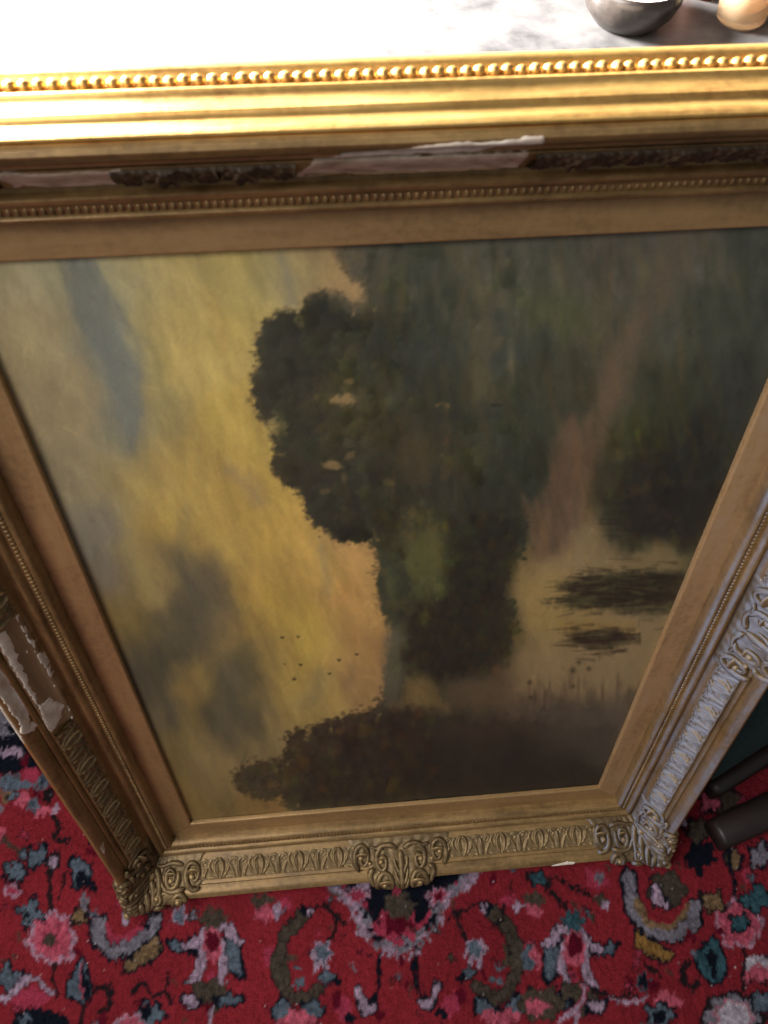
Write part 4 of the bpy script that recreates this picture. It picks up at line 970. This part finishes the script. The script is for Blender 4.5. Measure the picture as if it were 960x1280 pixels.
# top rail: the whole centre ornament is gone
patch('T', [(-.075, .0600), (-.060, .0790), (.062, .0785), (.060, .0600)], GESSO, 'gesso_patch', .0009, .0010, 11)
patch('T', [(-.052, .0800), (-.040, .0865), (-.020, .0890), (.010, .0925), (.062, .0935), (.064, .0880), (.040, .0850), (.03, .0805)], GESSO_W, 'gesso_patch', .0007, .0008, 12)
patch('T', [(-.235, .0600), (-.235, .0775), (-.166, .0780), (-.172, .0600)], GESSO, 'gesso_patch', .0010, .0012, 13)
patch('T', [(-.070, .0604), (.05, .0604), (.05, .0626), (-.065, .0632)], BARE, 'bare_wood', .0024, .0010, 14)
# small chips
patch('B', [(-.262, .0915), (-.250, .0905), (-.232, .0925), (-.226, .0960), (-.240, .0985), (-.258, .0965)], GESSO_W, 'chip', .0013, .0005, 21)
patch('B', pxp('B', [(756, 1029), (776, 1026), (776, 1029), (762, 1031)]), GESSO_W, 'chip', .0008, .0003, 22)
patch('B', pxp('B', [(249, 1098), (255, 1096), (256, 1099), (250, 1101)]), GESSO_W, 'chip', .0040, .0003, 23)
patch('L', pxp('L', [(192, 1068), (197, 1068), (199, 1074), (195, 1075)]), GESSO_W, 'chip', .0030, .0003, 24)
patch('R', pxp('R', [(944, 735), (952, 724), (954, 726), (946, 738)]), GESSO, 'chip', .0010, .0003, 25)

# ------------------------------------------------------------------ the sideboard the frame leans on, with things on it
TZ = .800
def back_y(z):     # where the frame's back plane is at height z
    yl = (z - BASE + .016 * math.sin(LEAN)) / math.cos(LEAN); return yl * math.sin(LEAN) + .016 * math.cos(LEAN)
yf = back_y(TZ) - .0005
TOPM = simple('table_top', (.030, .029, .030), (.085, .08, .08), 16, .5, bumpk=.05)
TOPM.node_tree.nodes['Principled BSDF'].inputs['Specular IOR Level'].default_value = .15
WHITEWOOD = simple('pale_wood', (.40, .37, .33), (.52, .49, .44), 8, .45, bumpk=.08, stretch=(1, 1, .15))
t = bpy.data.objects.new('side_table', None); COL.objects.link(t); t.location = (0.05, yf + .3, 0)
tag(t, 'mottled grey side table behind the gilt frame, glaring with window light', 'table')
g = Geo(); g.box((-1.5, -.3, TZ - .028), (1.05, 1.3, TZ), .004); g.build('table_top', TOPM, t, smooth=False)
g = Geo(); g.box((-1.43, -.24, TZ - .12), (.98, 1.24, TZ - .0285), .003); g.build('apron', WHITEWOOD, t, smooth=False)
for x in (-1.38, .95):
    for y in (-.2, 1.2):
        g = Geo(); g.tube([(x, y, 0), (x, y, .2), (x, y, TZ - .12)], [.018, .022, .03], 12, up=(0, 1, 0)); g.build('leg', WHITEWOOD, t)
def at_table(px, py):
    p = on_plane_z(px, py, TZ); return p
BOWLM = simple('dark_glaze', (.009, .007, .006), (.030, .024, .021), 40, .25, bumpk=.05)
BOWLIN = simple('pale_glaze', (.55, .45, .42), (.70, .60, .56), 20, .25, bumpk=.05)
p = at_table(792, 46)
bw = bpy.data.objects.new('bowl', None); COL.objects.link(bw); R_ = .062
bw.location = (p[0], p[1] + R_ * .62, TZ)
tag(bw, 'dark glazed round bowl with a pale inside on the table', 'bowl')
g = Geo(); g.lathe([(0, 0), (.036, 0), (.044, .004), (.056, .018), (.062, .034), (.0615, .046), (.058, .050)]); g.build('bowl_wall', BOWLM, bw)
g = Geo(); g.lathe([(.058, .050), (.055, .047), (.054, .036), (.046, .018), (.03, .010), (0, .008)]); g.build('bowl_inside', BOWLIN, bw)
p = at_table(893, 16)
POTM = simple('red_brown_pot', (.14, .035, .018), (.26, .075, .035), 30, .3, bumpk=.1)
pt = bpy.data.objects.new('pot', None); COL.objects.link(pt); pt.location = (p[0], p[1] + .05, TZ)
tag(pt, 'small red brown pot standing beside the dark bowl', 'pot')
g = Geo(); g.lathe([(0, 0), (.020, 0), (.026, .010), (.028, .025), (.024, .042), (.021, .050), (.023, .056), (.020, .056), (.018, .048), (.022, .03), (.018, .008), (0, .006)]); g.build('pot_body', POTM, pt)
gm, nt, bs = new_mat('amber_glass'); bs.inputs['Base Color'].default_value = (.95, .72, .48, 1); bs.inputs['Roughness'].default_value = .06; bs.inputs['Transmission Weight'].default_value = .85; bs.inputs['IOR'].default_value = 1.45
p = at_table(934, 44)
gl = bpy.data.objects.new('glass_tumbler', None); COL.objects.link(gl); gl.location = (p[0], p[1] + .034, TZ)
tag(gl, 'amber glass tumbler catching the light on the table', 'glass')
g = Geo(); g.lathe([(0, .001), (.026, .001), (.031, .006), (.034, .04), (.036, .085), (.0345, .086), (.032, .04), (.028, .012), (0, .010)]); g.build('glass_wall', gm, gl)

# ------------------------------------------------------------------ dark footstool standing to the right of the frame
ch = bpy.data.objects.new('footstool', None); COL.objects.link(ch)
tag(ch, 'dark wooden footstool with a green cloth cushion on the carpet beside the frame', 'footstool')
fA = on_plane_z(893, 1045, .02); fB = on_plane_z(990, 1000, .02); gA = on_plane_z(886, 990, .02); gB = on_plane_z(1000, 915, .02)
ch.location = (fA[0] + .3, fA[1] + .25, 0); c0 = np.array(ch.location)
def beam(name, P, wd, ht, bev=.01, n=10):
    P = np.asarray(P, float); g = Geo(); V = []; F = []
    sec = [(-1, -1), (-.6, -1), (.6, -1), (1, -1), (1, -.5), (1, .5), (.7, .95), (0, 1.05), (-.7, .95), (-1, .5), (-1, -.5)]; m = len(sec)
    for i, p in enumerate(P):
        tt = P[min(i + 1, len(P) - 1)] - P[max(i - 1, 0)]; tt[2] = 0 if abs(tt[2]) < .9 * np.linalg.norm(tt) else tt[2]
        tt /= np.linalg.norm(tt); sd = np.cross(tt, [0, 0, 1.0]); nn = np.linalg.norm(sd)
        sd = sd / nn if nn > .2 else np.array([1.0, 0, 0]); u = np.cross(sd, tt)
        w_ = wd[i] if hasattr(wd, '__len__') else wd; h_ = ht[i] if hasattr(ht, '__len__') else ht
        for a, b in sec: V.append(p + sd * a * w_ / 2 + u * b * h_ / 2)
    F = [(i * m + k, i * m + (k + 1) % m, (i + 1) * m + (k + 1) % m, (i + 1) * m + k) for i in range(len(P) - 1) for k in range(m)]
    F += [tuple(range(m - 1, -1, -1)), tuple(range((len(P) - 1) * m, len(P) * m))]
    g.add(np.array(V) - c0, F); return g.build(name, DARKWOOD, ch)
d1 = (fB - fA); d1[2] = 0; d1 /= np.linalg.norm(d1)
a = fA.copy(); a[2] = .022
beam('runner', [a, a + d1 * .006, a + d1 * .06, a + d1 * .2, a + d1 * .45, a + d1 * .5], [.040, .046, .050, .052, .052, .05], [.036, .040, .042, .042, .042, .04])
b = gA.copy(); b[2] = .022
d2 = gB - gA; d2[2] = 0; d2 /= np.linalg.norm(d2)
beam('runner', [b, b + d2 * .01, b + d2 * .06, b + d2 * .2, b + d2 * .45, b + d2 * .48], [.02, .028, .030, .03, .03, .03], [.03, .04, .042, .042, .042, .04])


nb_ = np.array([-d2[1], d2[0], 0]); q0 = b + d2 * .004 + nb_ * .006; q0[2] = 0
g = Geo(); n, k = 41, 31; Z = np.zeros((n, k, 3)); rg = np.random.default_rng(2)
for i in range(n):
    for j in range(k):
        s_, t_ = -1 + 2 * i / (n - 1), -1 + 2 * j / (k - 1)
        e = (1 - abs(s_) ** 7) * (1 - abs(t_) ** 7)
        Z[i, j] = q0 + d2 * (.22 + .22 * s_) + nb_ * (.14 + .135 * t_) + np.array([0, 0, .05 + .055 * e ** .5 + .012 * (1 - s_ * s_) * (1 - t_ * t_) + .003 * math.sin(9 * s_ + 5 * t_)])
g.grid(Z - c0); g.build('cushion', GREENCLOTH, ch)
e1 = q0 + nb_ * .285 + (0, 0, .03)
beam('rail', [e1, e1 + d2 * .1, e1 + d2 * .45], .03, .04)
for u_ in (.015, .43):
    e2 = q0 + d2 * u_ + (0, 0, .03); beam('rail', [e2 + nb_ * .012, e2 + nb_ * .15, e2 + nb_ * .27], .028, .038)
e3 = a + d1 * .30; e4 = q0 + d2 * .30; e3[2] = .02; e4[2] = .02
beam('stretcher', [e3, (e3 + e4) / 2, e4], .03, .03)
for u_, v_ in ((.02, .285), (.43, .285)):
    q = q0 + d2 * u_ + nb_ * v_ - c0; g = Geo(); g.tube([(q[0], q[1], 0), (q[0], q[1], .012), (q[0], q[1], .03)], [.012, .014, .014], 10, up=(0, 1, 0)); g.build('foot', DARKWOOD, ch)
